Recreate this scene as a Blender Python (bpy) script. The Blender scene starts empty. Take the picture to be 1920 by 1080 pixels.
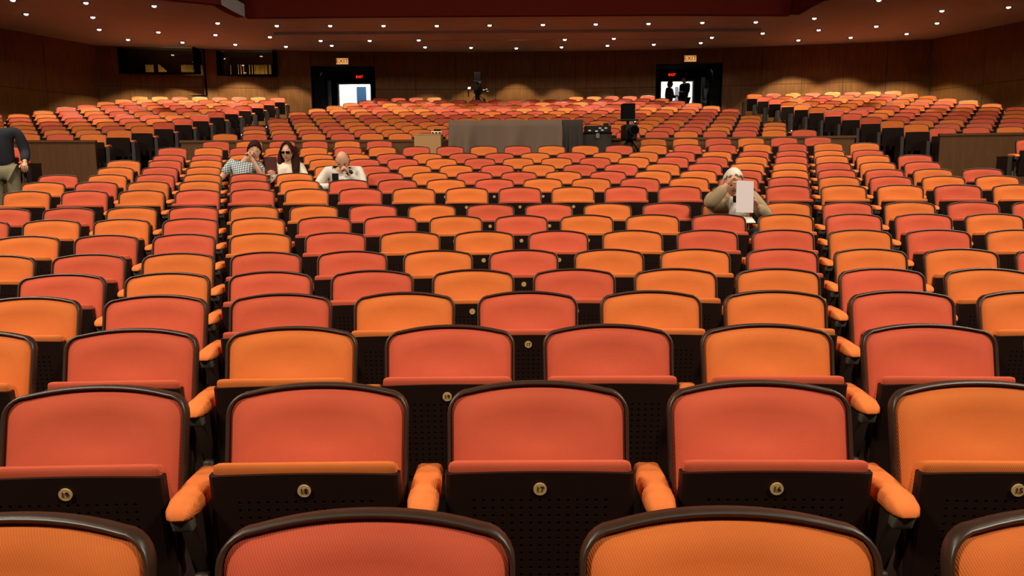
import bpy, bmesh, math, random
from mathutils import Vector, Matrix, Euler
S = bpy.context.scene
C = S.collection
random.seed(7)
F = 1500.0                                   # focal length in pixels of the 1920 wide frame
PITCH = 0.56                                 # seat spacing in a row
YC = 28.0                                    # the rows are arcs about (0, -YC)
TH = math.atan(220 / F)
CAM_Z = 1.405
# ------------------------------------------------------------------ camera
cam_d = bpy.data.cameras.new('camera'); cam_d.sensor_width = 36; cam_d.lens = 36 * F / 1920
cam_d.clip_start = 0.05; cam_d.clip_end = 200
cam = bpy.data.objects.new('camera', cam_d); C.objects.link(cam); S.camera = cam
CR = Matrix.Rotation(6 / F, 3, 'Z') @ Matrix.Rotation(math.pi / 2 - TH, 3, 'X') @ Matrix.Rotation(math.radians(-0.4), 3, 'Z')
cam.matrix_world = Matrix.Translation((0, 0, CAM_Z)) @ CR.to_4x4()
def ray(px, py): return CR @ Vector(((px - 960) / F, (540 - py) / F, -1.0))
def at_depth(px, py, d): return Vector((0, 0, CAM_Z)) + ray(px, py) * d
def at_y(px, py, y): r = ray(px, py); return Vector((0, 0, CAM_Z)) + r * (y / r.y)
def at_z(px, py, z): r = ray(px, py); return Vector((0, 0, CAM_Z)) + r * ((z - CAM_Z) / r.z)
def project(p):
    v = CR.transposed() @ (Vector(p) - Vector((0, 0, CAM_Z)))
    return 960 + F * v.x / -v.z, 540 - F * v.y / -v.z
# ------------------------------------------------------------------ world, house lights, exposure
W = bpy.data.worlds.new('hall_air'); S.world = W; W.use_nodes = True
W.node_tree.nodes['Background'].inputs[0].default_value = (1.0, 0.72, 0.5, 1)
W.node_tree.nodes['Background'].inputs[1].default_value = 0.01
S.view_settings.view_transform = 'Standard'; S.view_settings.look = 'None'
S.view_settings.gamma = 1; S.view_settings.use_curve_mapping = False
S.view_settings.exposure = -0.22
WARM = (1.0, 0.87, 0.70)
def area_lamp(name, loc, target, size, power, color=WARM, spread=180):
    l = bpy.data.lights.new(name, 'AREA'); l.shape = 'DISK'; l.size = size; l.energy = power; l.color = color
    l.spread = math.radians(spread)
    o = bpy.data.objects.new(name, l); C.objects.link(o); o.location = loc
    o.rotation_euler = (Vector(target) - Vector(loc)).to_track_quat('-Z', 'Y').to_euler(); return o
for hx in (-6.5, 6.5):
    area_lamp('house_light', (hx, -2.5, 8.5), (hx * 0.55, 4.0, 0.7), 1.8, 600, spread=130)
    area_lamp('house_light', (hx * 1.25, 4.0, 9.5), (hx * 0.6, 5.0, 0.7), 1.8, 250, spread=130)
    area_lamp('house_light', (hx * 1.25, 9.0, 10.5), (hx * 0.6, 11.5, 1.0), 1.6, 440, spread=125)
# ------------------------------------------------------------------ materials
def lin(c):
    return tuple((x / 255 / 12.92) if x / 255 <= 0.04045 else ((x / 255 + 0.055) / 1.055) ** 2.4 for x in c) + (1.0,)
def mat(name, rgb, rough=0.6, metal=0.0, spec=0.5, emit=None, estr=0, noise=0.0, nscale=20, bump=0.0):
    m = bpy.data.materials.new(name); m.use_nodes = True; nt = m.node_tree; b = nt.nodes['Principled BSDF']
    b.inputs['Base Color'].default_value = lin(rgb); b.inputs['Roughness'].default_value = rough
    b.inputs['Metallic'].default_value = metal; b.inputs['Specular IOR Level'].default_value = spec
    if emit: b.inputs['Emission Color'].default_value = lin(emit); b.inputs['Emission Strength'].default_value = estr
    if noise or bump:
        tc = nt.nodes.new('ShaderNodeTexCoord'); n = nt.nodes.new('ShaderNodeTexNoise')
        n.inputs['Scale'].default_value = nscale; n.inputs['Detail'].default_value = 4
        nt.links.new(tc.outputs['Object'], n.inputs['Vector'])
        if noise:
            mx = nt.nodes.new('ShaderNodeMixRGB'); mx.blend_type = 'MULTIPLY'; mx.inputs[0].default_value = noise
            mx.inputs[1].default_value = lin(rgb); nt.links.new(n.outputs['Color'], mx.inputs[2])
            hs = nt.nodes.new('ShaderNodeHueSaturation'); hs.inputs['Value'].default_value = 1 + noise * 0.7
            cv = nt.nodes.new('ShaderNodeMapRange'); nt.links.new(n.outputs['Fac'], cv.inputs['Value'])
            cv.inputs['To Min'].default_value = 0.3; cv.inputs['To Max'].default_value = 1.2
            nt.links.new(cv.outputs[0], mx.inputs[2]); nt.links.new(mx.outputs[0], b.inputs['Base Color'])
        if bump:
            bp = nt.nodes.new('ShaderNodeBump'); bp.inputs['Strength'].default_value = bump
            bp.inputs['Distance'].default_value = 0.002
            nt.links.new(n.outputs['Fac'], bp.inputs['Height']); nt.links.new(bp.outputs[0], b.inputs['Normal'])
    return m
def fabric(name, rgb):
    m = bpy.data.materials.new(name); m.use_nodes = True; nt = m.node_tree; b = nt.nodes['Principled BSDF']
    b.inputs['Roughness'].default_value = 0.85; b.inputs['Specular IOR Level'].default_value = 0.15
    b.inputs['Sheen Weight'].default_value = 0.25; b.inputs['Sheen Roughness'].default_value = 0.5
    b.inputs['Sheen Tint'].default_value = lin(rgb)
    tc = nt.nodes.new('ShaderNodeTexCoord'); mp = nt.nodes.new('ShaderNodeMapping')
    mp.inputs['Rotation'].default_value = (0, math.radians(25), 0)
    nt.links.new(tc.outputs['Object'], mp.inputs['Vector'])
    wv = nt.nodes.new('ShaderNodeTexWave'); wv.inputs['Scale'].default_value = 75; wv.inputs['Distortion'].default_value = 0.6
    nt.links.new(mp.outputs[0], wv.inputs['Vector'])
    no = nt.nodes.new('ShaderNodeTexNoise'); no.inputs['Scale'].default_value = 9; no.inputs['Detail'].default_value = 5
    nt.links.new(tc.outputs['Object'], no.inputs['Vector'])
    oi = nt.nodes.new('ShaderNodeObjectInfo')
    mr = nt.nodes.new('ShaderNodeMapRange'); mr.inputs['To Min'].default_value = 0.86; mr.inputs['To Max'].default_value = 1.1
    nt.links.new(no.outputs['Fac'], mr.inputs['Value'])
    mw = nt.nodes.new('ShaderNodeMapRange'); mw.inputs['To Min'].default_value = 0.9; mw.inputs['To Max'].default_value = 1.06
    nt.links.new(wv.outputs['Fac'], mw.inputs['Value'])
    mo = nt.nodes.new('ShaderNodeMapRange'); mo.inputs['To Min'].default_value = 0.93; mo.inputs['To Max'].default_value = 1.06
    nt.links.new(oi.outputs['Random'], mo.inputs['Value'])
    m1 = nt.nodes.new('ShaderNodeMath'); m1.operation = 'MULTIPLY'; nt.links.new(mr.outputs[0], m1.inputs[0]); nt.links.new(mw.outputs[0], m1.inputs[1])
    m2 = nt.nodes.new('ShaderNodeMath'); m2.operation = 'MULTIPLY'; nt.links.new(m1.outputs[0], m2.inputs[0]); nt.links.new(mo.outputs[0], m2.inputs[1])
    hs = nt.nodes.new('ShaderNodeHueSaturation'); hs.inputs['Color'].default_value = lin(rgb)
    nt.links.new(m2.outputs[0], hs.inputs['Value']); nt.links.new(hs.outputs[0], b.inputs['Base Color'])
    bp = nt.nodes.new('ShaderNodeBump'); bp.inputs['Strength'].default_value = 0.35; bp.inputs['Distance'].default_value = 0.001
    nt.links.new(wv.outputs['Fac'], bp.inputs['Height']); nt.links.new(bp.outputs[0], b.inputs['Normal'])
    return m
def wood(name, rgb, dark, rough=0.45):
    m = bpy.data.materials.new(name); m.use_nodes = True; nt = m.node_tree; b = nt.nodes['Principled BSDF']
    b.inputs['Roughness'].default_value = rough; b.inputs['Specular IOR Level'].default_value = 0.3
    tc = nt.nodes.new('ShaderNodeTexCoord'); mp = nt.nodes.new('ShaderNodeMapping'); mp.inputs['Scale'].default_value = (9, 9, 0.8)
    nt.links.new(tc.outputs['Object'], mp.inputs['Vector'])
    n = nt.nodes.new('ShaderNodeTexNoise'); n.inputs['Scale'].default_value = 2.5; n.inputs['Detail'].default_value = 6
    nt.links.new(mp.outputs[0], n.inputs['Vector'])
    r = nt.nodes.new('ShaderNodeValToRGB'); r.color_ramp.elements[0].color = lin(dark); r.color_ramp.elements[1].color = lin(rgb)
    r.color_ramp.elements[0].position = 0.3; r.color_ramp.elements[1].position = 0.7
    nt.links.new(n.outputs['Fac'], r.inputs[0]); nt.links.new(r.outputs[0], b.inputs['Base Color'])
    return m
M = dict(
    O=fabric('orange_fabric', (214, 114, 54)), K=fabric('coral_fabric', (202, 90, 62)), A=fabric('armrest_fabric', (228, 122, 60)),
    shell=mat('dark_lacquered_wood', (54, 37, 25), 0.38, spec=0.6, noise=0.4, nscale=30), board=mat('perforated_board', (34, 18, 12), 0.5, spec=0.25),
    metal=mat('satin_metal', (124, 116, 102), 0.4, metal=0.6), disc=mat('brass_disc', (206, 170, 112), 0.5), ink=mat('engraved_ink', (52, 32, 14), 0.6),
    floor=mat('dark_carpet', (30, 17, 12), 0.95, spec=0.1, noise=0.3, nscale=40), wallw=wood('wall_wood', (124, 82, 28), (102, 62, 20), 0.6),
    walld=mat('wall_backing', (50, 26, 14), 0.8), tan=wood('tan_wood', (98, 62, 28), (88, 54, 24), 0.6), soffit=mat('soffit_plaster', (186, 188, 190), 0.9, spec=0.1, noise=0.15, nscale=2),
    red=mat('dark_red_fascia', (86, 18, 5), 0.8, spec=0.1, noise=0.3, nscale=6), black=mat('black_plastic', (10, 9, 9), 0.5, spec=0.25), blackm=mat('black_matte', (13, 12, 11), 0.9, spec=0.1),
    dkend=mat('end_panel_dark', (40, 24, 16), 0.5), lens=mat('lamp_lens', (255, 250, 240), 0.4, emit=(255, 240, 218), estr=14), ring=mat('lamp_trim', (70, 50, 40), 0.4, metal=0.5),
    skin=mat('skin', (214, 160, 128), 0.55, noise=0.1, nscale=12), pants=mat('dark_trousers', (26, 26, 30), 0.85), hairb=mat('brown_hair', (52, 26, 16), 0.8, spec=0.15, noise=0.4, nscale=60),
    hairw=mat('white_hair', (226, 216, 200), 0.6, noise=0.2, nscale=60), white=mat('white_cotton', (226, 216, 204), 0.85, noise=0.12, nscale=14), cream=mat('cream_knit', (236, 218, 196), 0.9, noise=0.12, nscale=20),
    beige=mat('beige_jacket', (166, 142, 108), 0.85, noise=0.2, nscale=14), navy=mat('dark_jacket', (32, 32, 40), 0.9, noise=0.3, nscale=8), khaki=mat('khaki_trousers', (128, 120, 92), 0.9), paper=mat('paper', (216, 204, 204), 0.8),
    drape=mat('grey_drape', (104, 84, 70), 0.9, noise=0.15, nscale=6), draped=mat('dark_drape', (48, 40, 34), 0.9, noise=0.2, nscale=8), tanbox=mat('tan_case', (178, 134, 84), 0.7, noise=0.1, nscale=10),
    corr=mat('corridor_white', (236, 226, 212), 0.8), teal=mat('teal_panel', (14, 62, 92), 0.5), greyd=mat('grey_door', (112, 108, 112), 0.5), gold=mat('gold_reflection', (206, 160, 70), 0.5, metal=0.2),
    booth=mat('booth_black', (8, 6, 5), 0.95, spec=0.05), ramber=mat('sign_amber', (240, 200, 150), 0.5, emit=(255, 176, 96), estr=0.9), rred=mat('sign_red', (255, 40, 20), 0.5, emit=(255, 40, 16), estr=3.0),
    chrome=mat('bright_metal', (230, 226, 220), 0.15, metal=1.0), lite=mat('aisle_light', (255, 240, 220), 0.5, emit=(255, 236, 210), estr=2.5),
    tablet=mat('brown_tablet_cover', (104, 58, 50), 0.5), lens_dark=mat('dark_glass', (10, 10, 14), 0.08), blond=mat('dark_blond_hair', (120, 92, 66), 0.6), lips=mat('lips', (150, 80, 70), 0.5))
def glass_mat():
    m = bpy.data.materials.new('booth_glass'); m.use_nodes = True; b = m.node_tree.nodes['Principled BSDF']
    b.inputs['Base Color'].default_value = (0.75, 0.75, 0.7, 1); b.inputs['Roughness'].default_value = 0.02
    b.inputs['Transmission Weight'].default_value = 1.0; b.inputs['IOR'].default_value = 1.45; return m
M['glass'] = glass_mat()
def plaid():
    m = bpy.data.materials.new('plaid_cotton'); m.use_nodes = True; nt = m.node_tree; b = nt.nodes['Principled BSDF']; b.inputs['Roughness'].default_value = 0.85
    tc = nt.nodes.new('ShaderNodeTexCoord'); out = []
    for rx in ((0, 0, 0.2), (0, math.pi / 2 + 0.2, 0)):
        mp = nt.nodes.new('ShaderNodeMapping'); mp.inputs['Rotation'].default_value = rx; nt.links.new(tc.outputs['Object'], mp.inputs['Vector'])
        w = nt.nodes.new('ShaderNodeTexWave'); w.inputs['Scale'].default_value = 11; nt.links.new(mp.outputs[0], w.inputs['Vector'])
        r = nt.nodes.new('ShaderNodeValToRGB'); r.color_ramp.interpolation = 'LINEAR'
        r.color_ramp.elements[0].color = lin((150, 162, 172)); r.color_ramp.elements[0].position = 0.35; r.color_ramp.elements[1].color = lin((240, 240, 236)); r.color_ramp.elements[1].position = 0.6
        nt.links.new(w.outputs['Fac'], r.inputs[0]); out.append(r)
    mx = nt.nodes.new('ShaderNodeMixRGB'); mx.blend_type = 'MULTIPLY'; mx.inputs[0].default_value = 1
    nt.links.new(out[0].outputs[0], mx.inputs[1]); nt.links.new(out[1].outputs[0], mx.inputs[2]); nt.links.new(mx.outputs[0], b.inputs['Base Color']); return m
M['plaid'] = plaid()
# ------------------------------------------------------------------ helpers
def tag(o, label=None, cat=None, group=None, kind=None):
    if label: o['label'] = label
    if cat: o['category'] = cat
    if group: o['group'] = group
    if kind: o['kind'] = kind
    return o
def link(name, me, parent=None, m=None, loc=None):
    o = bpy.data.objects.new(name, me); C.objects.link(o)
    if parent: o.parent = parent
    if m is not None and not me.materials: me.materials.append(M[m] if isinstance(m, str) else m)
    if loc is not None: o.location = loc
    return o
def empty(name, loc=(0, 0, 0), rz=0.0, label=None, cat=None, group=None):
    o = bpy.data.objects.new(name, None); C.objects.link(o); o.location = loc; o.rotation_euler = (0, 0, rz); o.empty_display_size = 0.1
    return tag(o, label, cat, group)
def mesh_of(bm, name, smooth=True):
    bmesh.ops.recalc_face_normals(bm, faces=bm.faces)
    me = bpy.data.meshes.new(name); bm.to_mesh(me); bm.free()
    if smooth:
        for p in me.polygons: p.use_smooth = True
    return me
def box(bm, lo, hi, bev=0.0, seg=2, mtx=None):
    lo, hi = Vector(lo), Vector(hi); vs = []
    for z in (lo.z, hi.z):
        for x, y in ((lo.x, lo.y), (hi.x, lo.y), (hi.x, hi.y), (lo.x, hi.y)): vs.append(bm.verts.new((x, y, z)))
    fs = [bm.faces.new([vs[i] for i in q]) for q in ((3, 2, 1, 0), (4, 5, 6, 7), (0, 1, 5, 4), (1, 2, 6, 5), (2, 3, 7, 6), (3, 0, 4, 7))]
    if bev:
        es = list({e for f in fs for e in f.edges})
        r = bmesh.ops.bevel(bm, geom=es, offset=bev, segments=seg, affect='EDGES', profile=0.6)
        vs = list({v for f in r['faces'] for v in f.verts} | {v for v in vs if v.is_valid})
    if mtx is not None:
        for v in vs: v.co = mtx @ v.co
    return vs
def tube(bm, a, b, r0, r1=None, n=10, caps=True):
    a, b = Vector(a), Vector(b); r1 = r0 if r1 is None else r1; q = (b - a).to_track_quat('Z', 'Y'); rings = []
    for p, r in ((a, r0), (b, r1)):
        rings.append([bm.verts.new(p + q @ Vector((r * math.cos(2 * math.pi * i / n), r * math.sin(2 * math.pi * i / n), 0))) for i in range(n)])
    for i in range(n): bm.faces.new((rings[0][i], rings[0][(i + 1) % n], rings[1][(i + 1) % n], rings[1][i]))
    if caps: bm.faces.new(list(reversed(rings[0]))); bm.faces.new(rings[1])
def bx(name, lo, hi, m, parent=None, bev=0.0, smooth=False):
    bm = bmesh.new(); box(bm, lo, hi, bev); return link(name, mesh_of(bm, name, smooth), parent, m)
def tb(name, a, b, r, m, parent=None, r1=None, n=12):
    bm = bmesh.new(); tube(bm, a, b, r, r1, n); return link(name, mesh_of(bm, name, False), parent, m)
def ball(bm, c, r, seg=14, ring=10):
    r = Vector(r) if not isinstance(r, (int, float)) else Vector((r, r, r))
    bmesh.ops.create_uvsphere(bm, u_segments=seg, v_segments=ring, radius=1, matrix=Matrix.Translation(c) @ Matrix.Diagonal((r.x, r.y, r.z, 1)))
def text_mesh(txt, size, depth=0.002):
    c = bpy.data.curves.new('lettering', 'FONT'); c.body = txt; c.size = size; c.extrude = depth / 2; c.align_x = 'CENTER'; c.align_y = 'CENTER'; c.resolution_u = 3
    o = bpy.data.objects.new('lettering', c); C.objects.link(o); dg = bpy.context.evaluated_depsgraph_get()
    me = bpy.data.meshes.new_from_object(o.evaluated_get(dg)); bpy.data.objects.remove(o); bpy.data.curves.remove(c)
    me.transform(Matrix.Rotation(math.pi / 2, 4, 'X')); return me
# ------------------------------------------------------------------ rows: where they stand
ROW_Y = [957, 713, 612, 543, 507, 470, 432, 402, 381, 350, 334, 321, 308, 295.5, 286, 273, 261.5,
         248, 241, 234, 227, 220.5, 214, 208, 202, 197, 192, 187, 182]
def inv_spacing(n): return (1.504 + 0.955 * n) * 1e-3 if n < 16 else (16.85e-3 if n == 16 else (18.3 + (n - 17)) * 1e-3)
H_SEAT = 0.86
ROWS = []
for n, y in enumerate(ROW_Y):
    p = at_depth(966, y, F * PITCH * inv_spacing(n)); ROWS.append((p.y, p.z - H_SEAT))
sm = [z for _, z in ROWS]
ROWS = [(y, (0.25 * sm[i - 1] + 0.5 * z + 0.25 * sm[i + 1]) if (i < 8 and i > 0) or i > 17 and i < 28 else z) for i, (y, z) in enumerate(ROWS)]
def floor_z(y):
    ps = ROWS
    if y <= ps[0][0]: return ps[0][1]
    for (a, za), (b, zb) in zip(ps, ps[1:]):
        if y <= b: return za + (zb - za) * (y - a) / (b - a)
    return ps[-1][1]
def seat_at(n, arc, dz=0.0):
    R = YC + ROWS[n][0]; a = arc / R
    return Vector((R * math.sin(a), R * math.cos(a) - YC, ROWS[n][1] + dz)), -a
def phase(n): return 0.10 if n % 2 else 0.585
# ------------------------------------------------------------------ structure: floor
bm = bmesh.new(); prof = [(-5, ROWS[0][1])]
for n in range(17): prof.append((ROWS[n][0] + (0.0), ROWS[n][1]))
prof.append((ROWS[16][0] + 0.32, ROWS[16][1]))
for n in range(17, 29): prof += [(ROWS[n][0] - 0.5, prof[-1][1]), (ROWS[n][0] - 0.5, ROWS[n][1])]
prof += [(34, ROWS[28][1])]
prev = None
for i in range(49):
    a = math.radians(-34 + 68 * i / 48)
    cur = [bm.verts.new(((YC + y) * math.sin(a), (YC + y) * math.cos(a) - YC, z)) for y, z in prof]
    if prev:
        for j in range(len(prof) - 1): bm.faces.new((prev[j], prev[j + 1], cur[j + 1], cur[j]))
    prev = cur
fl = link('floor', mesh_of(bm, 'floor', False), None, 'floor'); tag(fl, 'dark carpeted auditorium floor sloping up under the seats', kind='structure')
# ------------------------------------------------------------------ structure: walls and soffit
YB = 26.0; RW = 40.0
def wy(x): return YB - (RW - math.sqrt(RW * RW - x * x))
SOF = at_y(960, 97, YB - 0.05).z
FT = ROWS[28][1]
wall_b = bpy.data.objects.new('wall_back', None); C.objects.link(wall_b); tag(wall_b, 'dark panelled wood wall behind the last row', kind='structure')
def wall_pt(x, off=0.0): return Vector((x, wy(x) + off, 0))
def quad_block(bm, a, b, z0, z1, th):
    d = (b - a).normalized(); nrm = Vector((d.y, -d.x, 0))      # toward the stage for a to b running +x
    if nrm.y > 0: nrm = -nrm
    P = [a + nrm * 0, b + nrm * 0, b - nrm * th, a - nrm * th]
    vs = [bm.verts.new((p.x, p.y, z)) for z in (z0, z1) for p in P]
    for q in ((3, 2, 1, 0), (4, 5, 6, 7), (0, 1, 5, 4), (1, 2, 6, 5), (2, 3, 7, 6), (3, 0, 4, 7)): bm.faces.new([vs[i] for i in q])
DX = [(at_y(585, 127, 25.7).x, at_y(703, 127, 25.8).x), (at_y(1230, 124, 25.8).x, at_y(1352, 124, 25.7).x)]
WX = [(at_y(238, 120, 24.8).x, at_y(384, 120, 25.1).x), (at_y(411, 120, 25.2).x, at_y(521, 120, 25.4).x)]
XE = 12.2
TOPV = at_y(640, 127, 26).z
WZ0 = at_y(420, 143, 25.2).z; WZ1 = min(at_y(420, 95, 25.2).z, SOF - 0.03)
bk = bmesh.new(); panels = []
cuts = sorted([-XE, XE] + [x for s in DX + WX for x in s]); 
for x0, x1 in zip(cuts, cuts[1:]):
    spans = [(FT - 0.3, SOF + 0.1)]
    for s in DX:
        if abs(x0 - s[0]) < 0.01: spans = [(TOPV, SOF + 0.1)]
    for s in WX:
        if abs(x0 - s[0]) < 0.01: spans = [(FT - 0.3, WZ0), (WZ1, SOF + 0.1)]
    for z0, z1 in spans:
        n = max(1, round((x1 - x0) / 1.25))
        for i in range(n):
            a, b = x0 + (x1 - x0) * i / n, x0 + (x1 - x0) * (i + 1) / n
            quad_block(bk, wall_pt(a, 0.03), wall_pt(b, 0.03), z0, z1, 0.2)
            zs = [z0, min(max(at_y(960, 167, YB).z, z0), z1), z1]
            for q0, q1 in zip(zs, zs[1:]):
                if q1 - q0 > 0.05: panels.append((a + 0.006, b - 0.006, q0 + 0.005, q1 - 0.005))
bko = link('wall_backing', mesh_of(bk, 'wall_backing', False), wall_b, 'walld')
for a, b, z0, z1 in panels:
    b_ = bmesh.new(); quad_block(b_, wall_pt(a), wall_pt(b), z0, z1, 0.028); link('wood_panel', mesh_of(b_, 'wood_panel', False), wall_b, 'wallw')
def side_wall(name, pts, label):
    o = bpy.data.objects.new(name, None); C.objects.link(o); tag(o, label, kind='structure')
    for p, q in zip(pts, pts[1:]):
        p, q = Vector((*p, 0)), Vector((*q, 0)); d = q - p; nrm = Vector((d.y, -d.x, 0)).normalized()
        if nrm.x * p.x > 0: nrm = -nrm
        b_ = bmesh.new(); P = [p - nrm * 0.03, q - nrm * 0.03, q - nrm * 0.25, p - nrm * 0.25]
        vs = [b_.verts.new((v.x, v.y, z)) for z in (-1, SOF + 0.1) for v in P]
        for f in ((3, 2, 1, 0), (4, 5, 6, 7), (0, 1, 5, 4), (1, 2, 6, 5), (2, 3, 7, 6), (3, 0, 4, 7)): b_.faces.new([vs[i] for i in f])
        link('wall_backing', mesh_of(b_, 'wall_backing', False), o, 'walld')
        n = max(1, round(d.length / 1.5))
        for i in range(n):
            for z0, z1 in ((-0.9, FT + 0.85), (FT + 0.86, SOF)):
                a, b = p + d * ((i + 0.004) / n), p + d * ((i + 0.996) / n)
                P = [a, b, b - nrm * 0.028, a - nrm * 0.028]; b_ = bmesh.new()
                vs = [b_.verts.new((v.x, v.y, z)) for z in (z0, z1) for v in P]
                for f in ((3, 2, 1, 0), (4, 5, 6, 7), (0, 1, 5, 4), (1, 2, 6, 5), (2, 3, 7, 6), (3, 0, 4, 7)): b_.faces.new([vs[k] for k in f])
                link('wood_panel', mesh_of(b_, 'wood_panel', False), o, 'wallw')
WALL_L = [(-XE, wy(XE)), (-13.3, 20.6), (-14.6, 13.5), (-15.2, -4)]
side_wall('wall_left', WALL_L, 'dark wood side wall beside the raised block under the booth windows')
side_wall('wall_right', [(-x, y) for x, y in WALL_L], 'dark wood side wall beyond the raised block on the plain side')
# balcony soffit with its front edge, and the dark red fascia above it
fe = [at_z(px, py, SOF) for px, py in ((330, 0), (415, 9), (440, 24), (461, 33), (650, 31), (1270, 27), (1482, 28), (1505, 14), (1532, 0))]
edge = [Vector((-15.6, 12.5, SOF))] + fe + [Vector((15.6, 12.5, SOF))]
bm = bmesh.new(); N = 64; lowv, topv = [], []
def edge_y(x):
    for a, b in zip(edge, edge[1:]):
        if a.x <= x <= b.x: return a.y + (b.y - a.y) * (x - a.x) / max(1e-6, b.x - a.x)
    return 12.5
xs = sorted(set([-15.6 + 31.2 * i / N for i in range(N + 1)] + [e.x for e in edge])); rows_ = []
for x in xs: rows_.append((bm.verts.new((x, edge_y(x), SOF)), bm.verts.new((x, 27.4, SOF)), bm.verts.new((x, 27.4, SOF + 0.3)), bm.verts.new((x, edge_y(x), SOF + 0.3))))
for a, b in zip(rows_, rows_[1:]):
    for j in range(4): bm.faces.new((a[j], a[(j + 1) % 4], b[(j + 1) % 4], b[j]))
bm.faces.new(rows_[0]); bm.faces.new(list(reversed(rows_[-1])))
tag(link('ceiling', mesh_of(bm, 'ceiling', False), None, 'soffit'), 'pinkish brown balcony soffit dotted with downlights', kind='structure')
bm = bmesh.new()
for a, b in zip(edge, edge[1:]):
    d = (b - a); nrm = Vector((-d.y, d.x, 0)).normalized()
    vs = [bm.verts.new(v) for v in (a, b, b + Vector((0, 0, 2.6)), a + Vector((0, 0, 2.6)), a + nrm * 0.2, b + nrm * 0.2, b + nrm * 0.2 + Vector((0, 0, 2.6)), a + nrm * 0.2 + Vector((0, 0, 2.6)))]
    for v in vs: v.co += Vector((0, -0.04, -0.006))
    for q in ((0, 1, 2, 3), (7, 6, 5, 4), (0, 4, 5, 1), (1, 5, 6, 2), (2, 6, 7, 3), (3, 7, 4, 0)): bm.faces.new([vs[i] for i in q])
tag(link('trim_1', mesh_of(bm, 'trim_1', False), None, 'red'), 'dark red balcony fascia above the soffit', kind='structure')
for z_, (ya, yb) in ((0.07, (59, 72)), (0.05, (74, 79))):
    A, B = at_z(700, ya, SOF), at_z(700, yb, SOF); bm = bmesh.new()
    box(bm, (-6.4, A.y, SOF - z_), (6.6, B.y, SOF + 0.02)); tag(link('trim_2', mesh_of(bm, 'trim_2', False), None, 'soffit'), 'shallow dropped band across the balcony soffit', kind='structure')
tag(bx('ceiling_hall', (-17, -6, 12.6), (17, 22, 12.8), 'soffit'), 'high hall ceiling above the balcony', kind='structure')
# ------------------------------------------------------------------ downlights
LAMPS = [(24, 0), (49, 26), (161, 5), (174, 32), (186, 55), (289, 11), (240, 74), (297, 60), (342, 79), (408, 43), (404, 65), (441, 83), (519, 48), (506, 69), (536, 87), (619, 48), (601, 71), (622, 85),
 (719, 48), (819, 48), (918, 47), (1018, 46), (1117, 45), (1216, 44), (693, 71), (785, 70), (968, 70), (1059, 69), (1151, 67), (797, 88), (883, 89), (968, 90), (1053, 88), (1139, 85), (1226, 83),
 (1317, 42), (1417, 41), (1335, 65), (1430, 62), (1314, 80), (1527, 34), (1535, 56), (1497, 75), (1643, 49), (1595, 70), (1700, 63), (1766, 20), (1757, 43), (1891, 13), (1648, 0)]
bm = bmesh.new(); ring = []
for r, z in ((0.055, -0.004), (0.085, -0.012), (0.09, 0.0), (0.055, 0.01)):
    ring.append([bm.verts.new((r * math.cos(a), r * math.sin(a), z)) for a in [2 * math.pi * i / 20 for i in range(20)]])
for a, b in zip(ring, ring[1:] + ring[:1]):
    for i in range(20): bm.faces.new((a[i], a[(i + 1) % 20], b[(i + 1) % 20], b[i]))
ring_me = mesh_of(bm, 'lamp_trim'); bm = bmesh.new(); ball(bm, (0, 0, -0.006), (0.048, 0.048, 0.028), 16, 8); lens_me = mesh_of(bm, 'lamp_lens')
def spot(name, parent, power, size, blend, loc=(0, 0, -0.05), color=(1.0, 0.83, 0.62)):
    l = bpy.data.lights.new(name, 'SPOT'); l.energy = power; l.spot_size = math.radians(size); l.spot_blend = blend; l.shadow_soft_size = 0.05; l.color = color
    o = bpy.data.objects.new(name, l); C.objects.link(o); o.parent = parent; o.location = loc; return o
order = sorted(LAMPS, key=lambda p: (p[1], p[0]))
ORD = ['first', 'second', 'third', 'fourth', 'fifth', 'sixth', 'seventh', 'eighth', 'ninth', 'tenth', 'eleventh', 'twelfth', 'thirteenth', 'fourteenth', 'fifteenth', 'sixteenth', 'seventeenth', 'eighteenth', 'nineteenth', 'twentieth',
       'twenty-first', 'twenty-second', 'twenty-third', 'twenty-fourth', 'twenty-fifth', 'twenty-sixth', 'twenty-seventh', 'twenty-eighth', 'twenty-ninth', 'thirtieth', 'thirty-first', 'thirty-second', 'thirty-third', 'thirty-fourth', 'thirty-fifth', 'thirty-sixth', 'thirty-seventh', 'thirty-eighth', 'thirty-ninth', 'fortieth', 'forty-first', 'forty-second', 'forty-third', 'forty-fourth', 'forty-fifth', 'forty-sixth', 'forty-seventh', 'forty-eighth', 'forty-ninth', 'fiftieth']
lr = sorted(LAMPS)
for px, py in LAMPS:
    p = at_z(px, py, SOF)
    yw = wy(max(-12, min(12, p.x))); p.y = min(p.y, yw - 0.75)
    p.z = SOF - (0.07 if (abs(p.x) < 6.4 and at_z(700, 59, SOF).y < p.y < at_z(700, 72, SOF).y) else 0.0)
    r = empty('downlight', p, 0, None, 'downlight', 'downlights in the balcony soffit')
    if (px, py) == (404, 65): r['label'] = 'brightest recessed downlight in the balcony soffit, above the first booth windows'
    else: r['label'] = 'small white recessed soffit downlight, %s counted from the left across the soffit' % ORD[lr.index((px, py))]
    link('trim_ring', ring_me, r, 'ring'); link('lamp_lens', lens_me, r, 'lens')
    wide = px in (49, 240, 342, 441, 1497, 1595, 1700, 1891)
    spot('lamp_beam', r, 400 if (px, py) == (404, 65) else 430 if wide else 270, 102 if wide else 84 if py >= 80 else 74, 0.25)
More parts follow.
